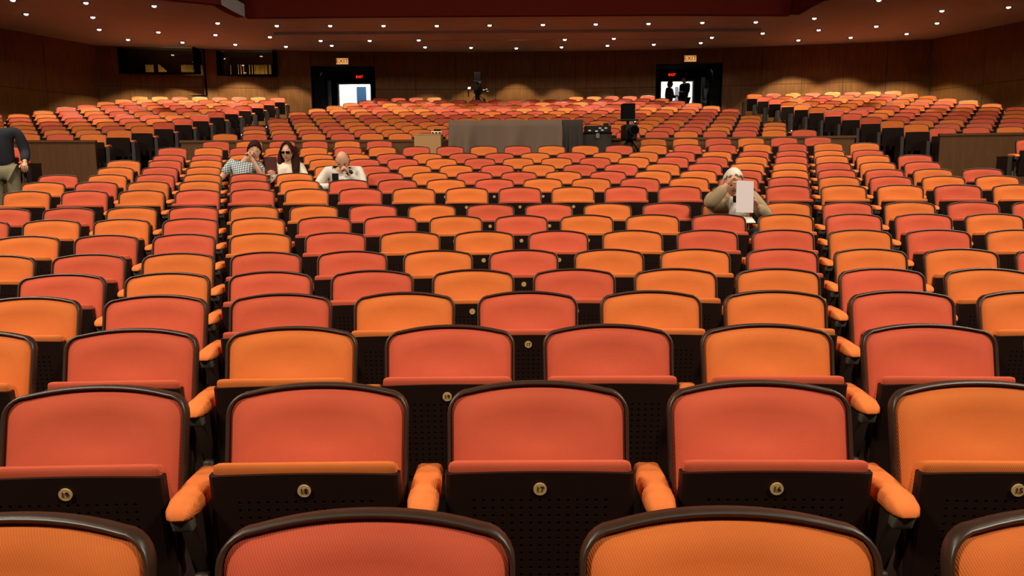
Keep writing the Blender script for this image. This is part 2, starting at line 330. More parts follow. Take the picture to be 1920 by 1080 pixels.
# ------------------------------------------------------------------ doors, vestibules and the bright corridor
YV = 28.0
for i, ((x0, x1), sgn) in enumerate(zip(DX, (1, -1)), 1):
    y0 = max(wy(x0), wy(x1)) + 0.18
    o = bpy.data.objects.new('door_%d' % i, None); C.objects.link(o); tag(o, ('open doorway to a bright corridor under an exit sign, teal panel inside', 'open doorway to a bright corridor with people standing in it')[i - 1], kind='structure')
    za = FT - 0.1
    bx('vestibule_side', (x0 - 0.1, y0 - 0.15, za), (x0, YV, TOPV), 'booth', o); bx('vestibule_side', (x1, y0 - 0.15, za), (x1 + 0.1, YV, TOPV), 'booth', o)
    bx('vestibule_top', (x0 - 0.1, y0 - 0.15, TOPV), (x1 + 0.1, YV + 0.1, TOPV + 0.1), 'booth', o)
    pl, pr = ((632, 697), (1237, 1302))[i - 1]; yt = (155, 150)[i - 1]
    a, b = at_y(pl, yt, YV), at_y(pr, yt, YV); zt = a.z
    bx('door_surround', (x0, YV, za), (a.x, YV + 0.12, TOPV), 'booth', o); bx('door_surround', (b.x, YV, za), (x1, YV + 0.12, TOPV), 'booth', o)
    bx('door_header', (a.x, YV, zt), (b.x, YV + 0.12, TOPV), 'booth', o)
    fr = bmesh.new(); w = 0.05
    box(fr, (a.x, YV - 0.02, za), (a.x + w, YV + 0.1, zt)); box(fr, (b.x - w, YV - 0.02, za), (b.x, YV + 0.1, zt)); box(fr, (a.x + w, YV - 0.02, zt - w), (b.x - w, YV + 0.1, zt)); link('door_frame', mesh_of(fr, 'door_frame', False), o, 'greyd')
    # grey leaf standing open against the vestibule wall
    ll, lr_ = ((592, 620), (1315, 1345))[i - 1]; la, lb = at_y(ll, 150, YV - 0.25), at_y(lr_, 150, YV - 0.25)
    lf = bx('door_leaf', (la.x, YV - 0.27, za + 0.1), (lb.x, YV - 0.22, zt + 0.05), 'greyd', o, 0.006)
    hx = lb.x - 0.08 if i == 1 else la.x + 0.08
    bx('door_handle', (hx - 0.05, YV - 0.32, FT + 0.98), (hx + 0.05, YV - 0.27, FT + 1.02), 'chrome', lf)
    # corridor
    cx0, cx1 = a.x - 1.6, b.x + 1.6; co = bpy.data.objects.new('wall_corridor', None); C.objects.link(co); tag(co, 'white corridor seen through the %s doorway' % ('first', 'second')[i - 1], kind='structure')
    bx('corridor_wall', (cx0, 31.5, za), (cx1, 31.6, za + 3), 'corr', co); bx('corridor_wall', (cx0 - 0.1, YV + 0.14, za), (cx0, 31.6, za + 3), 'corr', co); bx('corridor_wall', (cx1, YV + 0.14, za), (cx1 + 0.1, 31.6, za + 3), 'corr', co)
    bx('corridor_ceiling', (cx0 - 0.1, YV + 0.14, za + 3), (cx1 + 0.1, 31.6, za + 3.1), 'corr', co); bx('corridor_floor', (cx0 - 0.1, YV + 0.14, za - 0.05), (cx1 + 0.1, 31.6, za), 'corr', co)
    area_lamp('corridor_light', ((a.x + b.x) / 2, 29.9, za + 2.9), ((a.x + b.x) / 2, 29.9, 0), 1.4, 190, (0.86, 0.94, 1.0))
    pl_ = bpy.data.lights.new('vestibule_fill', 'AREA'); pl_.size = 0.3; pl_.energy = 14; pl_.color = (0.9, 0.95, 1.0); lo = bpy.data.objects.new('vestibule_fill', pl_); C.objects.link(lo); lo.location = ((la.x + lb.x) / 2, YV - 1.1, TOPV - 0.05); lo.rotation_euler = (math.radians(28), 0, 0)  # added fill that brightens the grey door leaf
    # teal panel on the corridor wall
    ta, tb_ = ((669, 686), (1266, 1272))[i - 1]; A = at_y(ta, 163, 31.45); B = at_y(tb_, 163, 31.45)
    bx('corridor_door', (A.x, 31.43, za), (B.x, 31.49, A.z), 'teal' if i == 1 else 'greyd', co)
    # signs
    sx, sy = ((642, 115), (1294, 110))[i - 1]; c = at_y(sx, sy, wy((x0 + x1) / 2) - 0.12)
    s = empty('exit_sign', c, 0, ('amber lit EXIT sign high on the dark wall above the teal-panelled doorway', 'amber lit EXIT sign high on the wall above the doorway with people')[i - 1], 'sign', 'amber exit signs')
    bx('sign_case', (-0.2, -0.02, -0.105), (0.2, 0.12, 0.105), 'ring', s, 0.008); bx('sign_face', (-0.185, -0.026, -0.09), (0.185, -0.02, 0.09), 'ramber', s)
    t = link('lettering', text_mesh('EXIT', 0.19), s, 'ink', (0, -0.03, 0)); t['label'] = 'dark EXIT lettering'
    sx, sy = ((674, 145), (1260, 141))[i - 1]; c = at_y(sx, sy, YV - 0.1)
    s = empty('exit_sign', c, 0, ('small red glowing EXIT sign inside the recess above the teal-panelled doorway', 'small red glowing EXIT sign inside the recess above the doorway with people')[i - 1], 'sign', 'red exit signs')
    bx('sign_case', (-0.13, 0.0, -0.075), (0.13, 0.1, 0.075), 'black', s, 0.006); t = link('lettering', text_mesh('EXIT', 0.12), s, 'rred', (0, -0.006, 0.01))
# booth windows; gold strips reflected in the glass are modelled as pipes behind it
random.seed(3)
for i, (x0, x1) in enumerate(WX, 1):
    o = bpy.data.objects.new('window_%d' % i, None); C.objects.link(o); tag(o, 'dark control booth window, %s' % ('nearer the corner of the hall', 'nearer the doorway')[i - 1], kind='structure')
    y = min(wy(x0), wy(x1)); yb = y + 1.6
    fr = bmesh.new()
    for lo, hi in (((x0, y + 0.03, WZ0), (x0 + 0.04, y + 0.5, WZ1)), ((x1 - 0.04, y + 0.03, WZ0), (x1, y + 0.5, WZ1)), ((x0, y + 0.03, WZ0), (x1, y + 0.5, WZ0 + 0.03))): box(fr, lo, hi)
    link('window_frame', mesh_of(fr, 'window_frame', False), o, 'booth')
    gl = bx('pane', (x0 + 0.04, y + 0.28, WZ0 + 0.03), (x1 - 0.04, y + 0.29, WZ1), 'glass', o)
    bm = bmesh.new(); box(bm, (x0 - 0.1, y + 0.5, WZ0 - 0.6), (x1 + 0.1, yb, SOF - 0.015)); bm.faces.ensure_lookup_table()
    bmesh.ops.delete(bm, geom=[f for f in bm.faces if f.calc_center_median().y < y + 0.55], context='FACES_ONLY'); link('booth_interior', mesh_of(bm, 'booth_interior', False), o, 'booth')
    yr = max(wy(x0), wy(x1)) + 0.55; yb = max(yb, yr + 0.6)
    rk = empty('reflected_strips', ((x0 + x1) / 2, yr, WZ0 - 0.5), 0, ('reflected gold strips, built as pipes, in the booth window by the hall corner', 'reflected gold strips, built as pipes, in the booth window by the doorway')[i - 1], 'reflection', 'reflected gold strips in the booth windows')
    bx('strip_base', (-(x1 - x0) / 2 + 0.05, -0.06, -0.1), ((x1 - x0) / 2 - 0.05, 0.06, 0.0), 'booth', rk)
    spans = ((274, 288), (298, 312), (341, 382)) if i == 1 else ((415, 434), (447, 460), (468, 509))
    for a, b in spans:
        px = a
        while px < b:
            q = at_y(px, 130, yr); top = at_y(px, 121 + (px - a) * 0.0 + random.uniform(0, 1.2), yr).z
            if (i == 1 and a == 298): top = at_y(px, 120 + (px - a) * 0.9, yr).z
            if x0 + 0.08 < q.x < x1 - 0.08: tb('pipe', (q.x - (x0 + x1) / 2, 0, 0), (q.x - (x0 + x1) / 2, 0, top - WZ0 + 0.5), 0.0135, 'gold', rk, n=8)
            px += random.choice((2.6, 2.6, 3.0, 5.0)) if i == 2 else 2.6
    l = bpy.data.lights.new('booth_fill', 'AREA'); l.shape = 'RECTANGLE'; l.size = 1.5; l.size_y = 0.1; l.energy = 6; l.color = (1, 0.85, 0.5); lo = bpy.data.objects.new('booth_fill', l); C.objects.link(lo); lo.location = ((x0 + x1) / 2, yr - 0.22, WZ0 - 0.12); lo.rotation_euler = (math.radians(155), 0, 0)  # added fill below the sill so the gold strips show
for k, (px, py) in enumerate(((187, 146), (1751, 136))):
    a, b = Vector((*WALL_L[0], 0)), Vector((*WALL_L[1], 0)); x = -12.62 if k == 0 else 12.66
    p = at_y(px, py, 23.9); p.x = x
    s = empty('wall_light', p, 0, ('small pale fixture high on the dark side wall near the booth windows', 'small pale fixture high on the side wall far from the booth windows')[k], 'fixture')
    bx('fixture_body', (-0.06, -0.06, -0.06), (0.06, 0.06, 0.06), 'paper', s, 0.015); bx('mounting_plate', (-0.09 if k == 0 else 0.06, -0.08, -0.08), (-0.06 if k == 0 else 0.09, 0.08, 0.08), 'ring', s)
# ------------------------------------------------------------------ low walls
def arc_wall(bm, n, off, xa, xb, z0, z1, th=0.06, seg=16):
    R = YC + ROWS[n][0] + off; pr = None
    for i in range(seg + 1):
        a = (xa + (xb - xa) * i / seg) / R
        c = [bm.verts.new(((R + t) * math.sin(a), (R + t) * math.cos(a) - YC, z)) for t, z in ((0, z0), (0, z1), (th, z1), (th, z0))]
        if pr:
            for j in range(4): bm.faces.new((pr[j], pr[(j + 1) % 4], c[(j + 1) % 4], c[j]))
        else: bm.faces.new(c)
        pr = c
    bm.faces.new(list(reversed(pr)))
def low_wall(name, label, n, off, xa, xb, z0, z1):
    o = bpy.data.objects.new(name, None); C.objects.link(o); tag(o, label, kind='structure')
    bm = bmesh.new(); arc_wall(bm, n, off, xa, xb, z0, z1 - 0.04); link('wall_panel', mesh_of(bm, 'wall_panel', False), o, 'tan')
    bm = bmesh.new(); arc_wall(bm, n, off - 0.02, xa - 0.02, xb + 0.02, z1 - 0.04, z1, 0.1); link('wall_capping', mesh_of(bm, 'wall_capping', False), o, 'tan')
zt = at_depth(1300, 259, 14.6).z
low_wall('wall_low', 'low tan wood wall between the front block and the rear block', 16, 0.22, -5.85, 5.95, ROWS[16][1] - 0.3, zt)
zt = at_depth(120, 262, 13.9).z
XI = -7.45
low_wall('wall_parapet_left', 'tan wood parapet fronting the raised side block under the booth windows', 17, -0.62, -14.2, XI - 0.02, floor_z(11) - 0.4, zt)
low_wall('wall_parapet_right', 'tan wood parapet fronting the raised side block on the plain side', 17, -0.62, -XI + 0.1, 14.2, floor_z(11) - 0.4, at_depth(1850, 249, 13.9).z)
# ------------------------------------------------------------------ seat meshes
TAN = math.tan(math.radians(15))
def back_y(x, z): return -(0.86 - z) * TAN - 0.028 * (x / 0.23) ** 2
def outline(w, z0, zc, drop, r, n_side=5, n_cor=6, n_top=12):
    top = lambda x: zc - drop * (abs(x) / w) ** 2.2
    pts = []; wb = w * 0.985; zr = top(w - r) - r
    for i in range(n_side): pts.append((-(wb + (w - wb) * i / n_side), z0 + (zr - z0) * i / n_side))
    for i in range(n_cor + 1):
        a = math.pi - (math.pi / 2) * i / n_cor; x = -w + r + r * math.cos(a); pts.append((x, zr + (r * math.sin(a)) - (top(w - r) - top(x)) * 0))
    for i in range(1, n_top): x = (-w + r) + 2 * (w - r) * i / n_top; pts.append((x, top(x)))
    pts += [(-x, z) for x, z in reversed(pts[:n_side + n_cor + 1])]
    return pts
def ring_mesh(loops, cap_first=True, cap_last=True, closed=True):
    bm = bmesh.new(); L = [[bm.verts.new(v) for v in lp] for lp in loops]
    for a, b in zip(L, L[1:]):
        n = len(a)
        for i in range(n if closed else n - 1): bm.faces.new((a[i], a[(i + 1) % n], b[(i + 1) % n], b[i]))
    if cap_first: bm.faces.new(L[0])
    if cap_last: bm.faces.new(list(reversed(L[-1])))
    return bm
def cushion_bm(q=1):
    args = (0.2195, 0.40, 0.850, 0.026, 0.046) + ((5, 6, 12) if q else (2, 3, 6))
    o = outline(*args); cz = 0.62; loops = []
    for t in ((1.0, 0.985, 0.95, 0.88, 0.75, 0.58, 0.38, 0.18) if q else (1.0, 0.93, 0.6, 0.2)):
        lp = []
        for x, z in o:
            X, Z = x * t, cz + (z - cz) * t
            d = -0.004 + 0.026 * (1 - max(0.0, (t - 0.72) / 0.28) ** 2.4)
            m = 1 - t ** 6
            d += m * (0.018 * math.exp(-((Z - 0.62) / 0.07) ** 2) * math.exp(-(X / 0.12) ** 2) - 0.017 * math.exp(-((Z - 0.765) / 0.045) ** 2) * math.exp(-(X / 0.14) ** 2))
            lp.append((X, back_y(X, Z) - d, Z))
        loops.append(lp)
    bm = ring_mesh(loops, False, True)
    f = [f for f in bm.faces if len(f.verts) > 4]; bmesh.ops.poke(bm, faces=f); return bm
def shell_bm(q=1):
    k = (5, 6, 12) if q else (2, 3, 6)
    oo = outline(0.2296, 0.36, 0.86, 0.028, 0.052, *k); oi = outline(0.2215, 0.38, 0.852, 0.026, 0.047, *k)
    ob = outline(0.224, 0.365, 0.850, 0.030, 0.054, *k); oc = outline(0.16, 0.42, 0.80, 0.03, 0.05, *k)
    L = [[(x, back_y(x, z) + 0.012, z) for x, z in oi], [(x, back_y(x, z) - 0.007, z) for x, z in oi]]
    if q: L.append([(x * 0.991, back_y(x, z) - 0.009, z - 0.002) for x, z in oo])
    L += [[(x, back_y(x, z) - 0.004, z) for x, z in oo], [(x, back_y(x, z) + 0.024, z - 0.003) for x, z in oo]]
    if q: L.append([(x, back_y(x, z) + 0.034, z) for x, z in ob])
    L.append([(x, back_y(x, z) + 0.042, z) for x, z in oc])
    return ring_mesh(L, False, True)
# tip-up pan, folded: local frame of the pan has its hinge at y=-0.165 z=0.35 and leans forward to its upper edge
PAN_A = math.atan2(0.05, 0.37)
PAN = Matrix.Translation((0, -0.165, 0.34)) @ Matrix.Rotation(PAN_A, 4, 'X')
PAN_OPEN = Matrix.Translation((0, -0.12, 0.43)) @ Matrix.Rotation(math.radians(86), 4, 'X')
def board_bm(hole=True):
    bm = bmesh.new(); W2, Hh = 0.225, 0.355; nx, nz = 15, 11; cx, cz0 = 0.0223, 0.0205; x0 = -nx * cx / 2; z1 = Hh - 0.058; z0 = z1 - nz * cz0
    def V(x, z, y=0.0): return bm.verts.new((x, y, z))
    def bow(x): return 0.005 * (1 - (x / W2) ** 2)
    if hole:
        X = [-W2 + 0.012] + [x0 + i * cx for i in range(nx + 1)] + [W2 - 0.012]; Z = [0.0] + [z0 + i * cz0 for i in range(nz + 1)] + [Hh]
        g = [[V(x, z + (bow(x) if j == len(Z) - 1 else 0)) for x in X] for j, z in enumerate(Z)]
        for j in range(len(Z) - 1):
            for i in range(len(X) - 1):
                q = (g[j][i], g[j][i + 1], g[j + 1][i + 1], g[j + 1][i])
                if not (1 <= j <= nz and 1 <= i <= nx): bm.faces.new(q); continue
                c = Vector(((X[i] + X[i + 1]) / 2, 0, (Z[j] + Z[j + 1]) / 2)); r = 0.0042
                h = [bm.verts.new(c + Vector((r * math.cos(a), 0, r * math.sin(a)))) for a in [math.pi * 1.25 + k * math.pi / 4 for k in range(8)]]
                hb = [bm.verts.new(v.co + Vector((0, 0.008, 0))) for v in h]
                for k in range(4):
                    bm.faces.new((q[k], h[2 * k + 1], h[2 * k])); bm.faces.new((q[k], q[(k + 1) % 4], h[(2 * k + 2) % 8], h[2 * k + 1]))
                for k in range(8): bm.faces.new((h[k], h[(k + 1) % 8], hb[(k + 1) % 8], hb[k]))
        rim = [g[0][i] for i in range(len(X))] + [g[j][-1] for j in range(1, len(Z))] + [g[-1][i] for i in range(len(X) - 2, -1, -1)] + [g[j][0] for j in range(len(Z) - 2, 0, -1)]
    else:
        rim = [V(-W2 + 0.012, 0), V(W2 - 0.012, 0), V(W2 - 0.012, Hh), V(W2 * 0.5, Hh + bow(W2 * 0.5)), V(0, Hh + 0.005), V(-W2 * 0.5, Hh + bow(W2 * 0.5)), V(-W2 + 0.012, Hh)]; bm.faces.new(rim)
    # wings curving backwards at the sides, then the back
    prev = rim
    for dx, dy in ((0.008, 0.003), (0.012, 0.012), (0.012, 0.03), (0.004, 0.034)):
        cur = []
        for v in rim:
            s = 1 if v.co.x > 0 else -1; e = abs(v.co.x) > W2 - 0.013
            top = 1 if v.co.z > Hh - 0.001 else (-1 if v.co.z < 0.001 else 0)
            cur.append(bm.verts.new((v.co.x + (s * dx if e else 0), dy, v.co.z - (0.0 if not top else (0.004 if top > 0 else -0.002) * min(1, dy / 0.02)))))
        for i in range(len(rim)): bm.faces.new((prev[i], prev[(i + 1) % len(rim)], cur[(i + 1) % len(rim)], cur[i]))
        prev = cur
    bm.faces.new(list(reversed(prev)))
    return bm
def seat_cushion_bm(q=1):
    bm = bmesh.new(); box(bm, (-0.218, 0.008, 0.03), (0.218, 0.10, 0.381), 0.024, 4 if q else 1)
    for v in bm.verts:
        v.co.z += 0.004 * (1 - (v.co.x / 0.22) ** 2) * (1 if v.co.z > 0.2 else 0)
        t = max(0.0, (v.co.z - 0.2) / 0.18); v.co.y = 0.008 + (v.co.y - 0.008) * (1 - 0.42 * t)
        if v.co.z > 0.3: v.co.z -= 0.55 * max(0, v.co.y - 0.016)
    bmesh.ops.translate(bm, vec=(0, 0.004, 0), verts=bm.verts)
    for v in bm.verts:
        if v.co.z < 0.355 and v.co.y < 0.04: v.co.y = max(v.co.y, 0.036)
    return bm
def arm_pad_bm(q=1):
    bm = bmesh.new(); st = [(-0.278, 0.014, 0.034, 0.612), (-0.272, 0.025, 0.023, 0.614), (-0.258, 0.032, 0.011, 0.614), (-0.225, 0.036, 0.003, 0.614), (-0.12, 0.036, 0.0, 0.614), (-0.03, 0.034, 0.0, 0.614), (0.0, 0.022, 0.012, 0.614)]
    if not q: st = [st[0], st[2], st[4], st[6]]
    L = []
    for y, w, dz, zb in st:
        zt = 0.652 - dz; r = min(0.014, (zt - zb) / 2.2)
        pr = [(-w, zb), (w, zb), (w, zt - r), (w - r * 0.3, zt - r * 0.3), (w - r, zt), (-w + r, zt), (-w + r * 0.3, zt - r * 0.3), (-w, zt - r)]
        L.append([(x, y, z) for x, z in pr])
    return ring_mesh(L, True, True)
def arm_support_bm(q=1):
    bm = bmesh.new(); box(bm, (-0.024, -0.225, 0.40), (0.024, -0.02, 0.6125), 0.010 if q else 0, 2)
    for v in bm.verts:
        if v.co.z < 0.5 and v.co.y < -0.15: v.co.y += 0.09
    box(bm, (-0.02, -0.16, 0.03), (0.02, -0.04, 0.42), 0.006 if q else 0, 1); box(bm, (-0.03, -0.24, 0.0), (0.03, 0.0, 0.03), 0.005 if q else 0, 1); return bm
ME = {}
for k, f in (('shell', shell_bm), ('cushion', cushion_bm), ('seatcushion', seat_cushion_bm), ('pad', arm_pad_bm), ('support', arm_support_bm), ('board', board_bm)):
    ME[k] = mesh_of(f(1), k, k != 'board')
ME['seatcushion'].transform(PAN); ME['board'].transform(PAN)
ME['pan_open'] = mesh_of(board_bm(False), 'pan_open', False); ME['pan_open'].transform(PAN_OPEN)
ME['cush_open'] = mesh_of(seat_cushion_bm(1), 'cush_open'); ME['cush_open'].transform(PAN_OPEN)
bm = bmesh.new(); tube(bm, (0, -0.0045, 0), (0, 0.002, 0), 0.0155, n=24); ME['disc'] = mesh_of(bm, 'disc', False)
bm = bmesh.new(); box(bm, (-0.025, -0.262, 0.572), (0.025, -0.226, 0.6135), 0.009, 3)
for v in bm.verts:
    if v.co.z < 0.59: v.co.y = min(-0.226, v.co.y + 0.012)
ME['cap'] = mesh_of(bm, 'cap')
def coloured(k, c):
    key = k + c
    if key not in ME: me = ME[k].copy(); me.materials.clear(); me.materials.append(M[c]); ME[key] = me
    return ME[key]
for k, c in (('shell', 'shell'), ('board', 'board'), ('pan_open', 'board'), ('pad', 'A'), ('support', 'dkend'), ('cap', 'metal'), ('disc', 'disc')): ME[k].materials.append(M[c])
NUM = {}
def numeral(n):
    if n not in NUM: NUM[n] = text_mesh(str(n), 0.02, 0.0016); NUM[n].materials.append(M['ink'])
    return NUM[n]
CN = {'O': 'orange', 'K': 'coral'}
def make_seat(pos, ang, col, panc, label, group, num=None, numeral_on=False, ends=0, occupied=False, disc=True):
    r = empty('auditorium_seat', pos, ang, label, 'seat', group)
    link('back_shell', ME['shell'], r); link('back_cushion', coloured('cushion', col), r)
    if occupied: p = link('seat_pan', ME['pan_open'], r); link('seat_cushion', coloured('cush_open', panc), p)
    else:
        p = link('seat_pan', ME['board'], r); sc = link('seat_cushion', coloured('seatcushion', panc), p)
        if panc != col: sc['label'] = CN[panc] + ' seat cushion'
        if disc:
            m = PAN @ Matrix.Translation((0, 0, 0.318))
            d = link('number_plate', ME['disc'], p); d.matrix_local = m; d['label'] = 'round brass number plate'
            if numeral_on and num: t = link('numeral', numeral(num), p); t.matrix_local = PAN @ Matrix.Translation((0, -0.0052, 0.318))
    a = link('armrest', ME['pad'], r, None, (PITCH / 2, 0, 0)); s = link('armrest_support', ME['support'], r, None, (PITCH / 2, 0, 0)); link('metal_cap', ME['cap'], s)
    if ends: a = link('armrest', ME['pad'], r, None, (-PITCH / 2, 0, 0)); s = link('armrest_support', ME['support'], r, None, (-PITCH / 2, 0, 0)); link('metal_cap', ME['cap'], s)
    return r
# ------------------------------------------------------------------ the seats one by one: colours row by row, left to right; the number is the index of the seat on the middle line
ROWC = {0: ('OCOO', 2), 1: ('OCCCCO', 3), 2: ('OCOCCOCO', 4), 3: ('COCCOCOOCO', 5), 4: ('OCOCCOCOOCO', 6), 5: ('OCOCCOCOOCOOC', 6), 6: ('OCCOCOOCOCCOCO', 7),
 7: ('COOCOCCOCOOCOCCO', 8), 8: ('CCOCOOCOCCOCOOCOCC', 9), 9: ('OCOCCOCOOCOCCOCOOCO', 9), 10: ('OCOOCOCCOCOOCOCCOCOO', 10), 11: ('CCOCOCOOCOCCOCOOCOCCOC'[1:], 10),
 12: ('OCOOCOCOOCOCCOCOOCOC', 10), 13: ('OCOOCOCCOCOOCOCCOCOOC', 10), 14: ('CCOCOOCOCCOCOOCOCCOC', 10), 15: ('COCOOCOCCOCOOCOCCOCOO', 10)}
OCC = {(12, 3), (12, 4), (11, 6), (8, 12)}
GAP = 'seats of the front block'
jobs = []
for n, (s, k0) in ROWC.items():
    for i, ch in enumerate(s):
        arc = (i - k0 + phase(n)) * PITCH
        jobs.append((n, i, arc, 'K' if ch == 'C' else 'O', i == 0, (n, i) in OCC))
ps = [(-4.24 - 5 + i) for i in range(6)]
for i, (q, ch) in enumerate(zip(ps, 'COCCOC')): jobs.append((16, i, q * PITCH, 'K' if ch == 'C' else 'O', i == 0, False))
for i, (q, ch) in enumerate(zip([4.37 + i for i in range(6)], 'OOCOCC')): jobs.append((16, 6 + i, q * PITCH, 'K' if ch == 'C' else 'O', i == 0, False))
random.seed(11)
R17c = {-10: 'O', -9: 'K', -8: 'K', -7: 'O', -6: 'K', -5: 'O', -4: 'O', 5: 'K', 6: 'O', 7: 'K', 8: 'K', 9: 'O', 10: 'K'}
def rear_cols(n):
    lim = {24: 5.35, 25: 5.05, 26: 4.75, 27: 4.5, 28: 4.3}.get(n, 5.62)
    ph = 0.0 if n % 2 else 0.5; out = []
    for k in range(-12, 13):
        a = (k + ph) * 0.545
        if abs(a) <= lim: out.append((k, a))
    return out
for n in (17, 18):
    for i, (k, a) in enumerate(rear_cols(n)): jobs.append((n, i, a, R17c.get(k, random.choice('OK')) if n == 17 else random.choice('OK'), i == 0, False))
def ordw(i): return ORD[i]
per = {}
def vis(n, arc):
    p, a = seat_at(n, arc); x0, _ = project(p + Vector((-0.23, 0, 0.7))); x1, _ = project(p + Vector((0.23, 0, 0.7))); return x1 > 12 and x0 < 1908
for n, i, arc, *_ in jobs:
    if vis(n, arc): per.setdefault(n, []).append(i)
ROWN = {n: ORD[n] + ' row from the stage' for n in range(19)}
ROWN[0] = 'front row nearest the camera'
ROWN[16] = 'short row against the low tan wall'; ROWN[17] = 'first row behind the low tan wall'; ROWN[18] = 'second row behind the low tan wall'
special = {(12, 3): 'coral tip-up seat occupied by the man in the plaid shirt', (12, 4): 'tip-up seat occupied by the long-haired woman with the tablet', (11, 6): 'orange tip-up seat under the bald man in the white shirt', (8, 12): 'orange tip-up seat occupied by the white-haired man holding paper'}
for n, i, arc, col, end, occ in jobs:
    if n <= 10 and not vis(n, arc) and n > 0:
        pass
    pos, ang = seat_at(n, arc); c = CN[col]; panc = col
    if n == 1 and i == 2: panc = 'O'
    if n == 2 and i == 5: panc = 'K'
    j = per.get(n, []).index(i) if i in per.get(n, []) else None
    num = 17 + (ROWC[n][1] - i if n < 16 else 0) if n < 16 else None
    if n == 2: num = 19 + (3 - i)
    if j is None: lab = '%s tip-up seat just outside the frame in the %s' % (c, ROWN[n])
    elif n == 1 and 0 <= j < 5 and num in (16, 17, 18, 19): lab = '%s tip-up seat with plate %d, %s from the left in the second row' % (c, num, ordw(j))
    else: lab = '%s tip-up seat, %s from the left in the %s' % (c, ordw(j), ROWN[n])
    if occ: lab = special[(n, i)]
    make_seat(pos, ang, col, panc, lab, 'tip-up seats in the numbered rows', num, n in (1, 2, 3), end, occ, n < 15)
# end seats of the lower side blocks, cut by the frame
for sg in (-1, 1):
    pos, ang = seat_at(13, 7.17 if sg > 0 else -7.08, 0.2)
    make_seat(pos, ang, 'K', 'K', ('coral end seat in front of the tan parapet, beside the standing man in dark jacket', 'coral end seat in front of the tan parapet at the frame edge, nobody near')[sg > 0], 'end seats by the side parapets', None, False, 1, False, False)
    e = empty('end_panel', pos + Matrix.Rotation(ang, 3, 'Z') @ Vector((-sg * 0.395, -0.02, 0)), ang, ('dark end panel of the coral seat beside the standing man', 'dark end panel of the coral seat at the frame edge')[sg > 0], 'panel')
    bx('panel_body', (-0.03, -0.32, -0.3), (0.03, 0.06, 0.60), 'dkend', e, 0.01); bx('panel_cap', (-0.034, -0.325, 0.60), (0.034, 0.065, 0.62), 'shell', e, 0.005)
    bx('floor_side', (min(sg * 6.78, sg * 14), 8, floor_z(10) - 0.8), (max(sg * 6.78, sg * 14), 11.9, ROWS[13][1] + 0.2), 'floor')['kind'] = 'structure'
# ------------------------------------------------------------------ the far seats: one object, too many to single out
far_bits = {'cushion': cushion_bm(0), 'shell': shell_bm(0), 'board': board_bm(False), 'sc': seat_cushion_bm(0), 'pad': arm_pad_bm(0), 'support': arm_support_bm(0)}
low = {}
for k, b in far_bits.items():
    me = mesh_of(b, 'far_' + k)
    if k in ('board', 'sc'): me.transform(PAN)
    low[k] = ([v.co.copy() for v in me.vertices], [tuple(p.vertices) for p in me.polygons]); bpy.data.meshes.remove(me)
V_, F_, MI = [], [], []
MATS = ['O', 'K', 'shell', 'board', 'A', 'dkend', 'dkend', 'lite']
def put(k, m, mi, off=Vector((0, 0, 0))):
    vs, fs = low[k]; b = len(V_); V_.extend([(m @ (v + off))[:] for v in vs])
    F_.extend([tuple(b + i for i in f) for f in fs]); MI.extend([mi] * len(fs))
low['end'] = ([Vector(v) for v in ((-.03, -.34, 0), (.03, -.34, 0), (.03, .06, 0), (-.03, .06, 0), (-.03, -.30, .61), (.03, -.30, .61), (.03, .04, .61), (-.03, .04, .61))], [(3, 2, 1, 0), (4, 5, 6, 7), (0, 1, 5, 4), (1, 2, 6, 5), (2, 3, 7, 6), (3, 0, 4, 7)])
low['dot'] = ([v * 0.0 + Vector((v.x * 0.4, -0.345 + v.y * 0.02, 0.16 + v.z * 0.03)) for v in low['end'][0]], low['end'][1])
def put_seat(n, arc, col):
    pos, ang = seat_at(n, arc); m = Matrix.Translation(pos) @ Matrix.Rotation(ang, 4, 'Z')
    put('cushion', m, 0 if col == 'O' else 1); put('shell', m, 2); put('board', m, 3); put('sc', m, 0 if col == 'O' else 1)
    h = Vector((PITCH / 2, 0, 0)); put('pad', m, 4, h); put('support', m, 5, h); return m
random.seed(5); cnt = 0
for n in range(19, 29):
    cs = rear_cols(n)
    for j, (k, a) in enumerate(cs):
        pos, _ = seat_at(n, a); px, _ = project(pos + Vector((0, 0, 0.8)))
        if n == 28 and 830 < px < 1080: continue
        put_seat(n, a, random.choice('OK')); cnt += 1
for sg in (-1, 1):
    for n in range(17, 29):
        lim = 7.78 - 0.62 * (n - 17) / 11 + (0.1 if sg > 0 else 0); k = 0; out = 13.6 - 0.95 * (n - 17) / 11 - (0.45 if n > 22 else 0)
        while lim + k * PITCH < out - 0.75:
            m = put_seat(n, sg * (lim + k * PITCH), random.choice('OK')); cnt += 1
            if k == 0: put('end', m, 6, Vector((-sg * 0.31, 0, 0))); put('dot', m, 7, Vector((-sg * 0.31, 0, 0)))
            k += 1
me = bpy.data.meshes.new('distant_seating'); me.from_pydata(V_, [], F_); me.polygons.foreach_set('material_index', MI)
for k in MATS: me.materials.append(M[k])
for p in me.polygons: p.use_smooth = MI[p.index] < 2
me.update(); tag(link('distant_seating', me), 'orange and coral tip-up seats filling the rear and side blocks under the balcony', 'seating', None, 'stuff')
print('far seats', cnt, 'near', len(jobs))
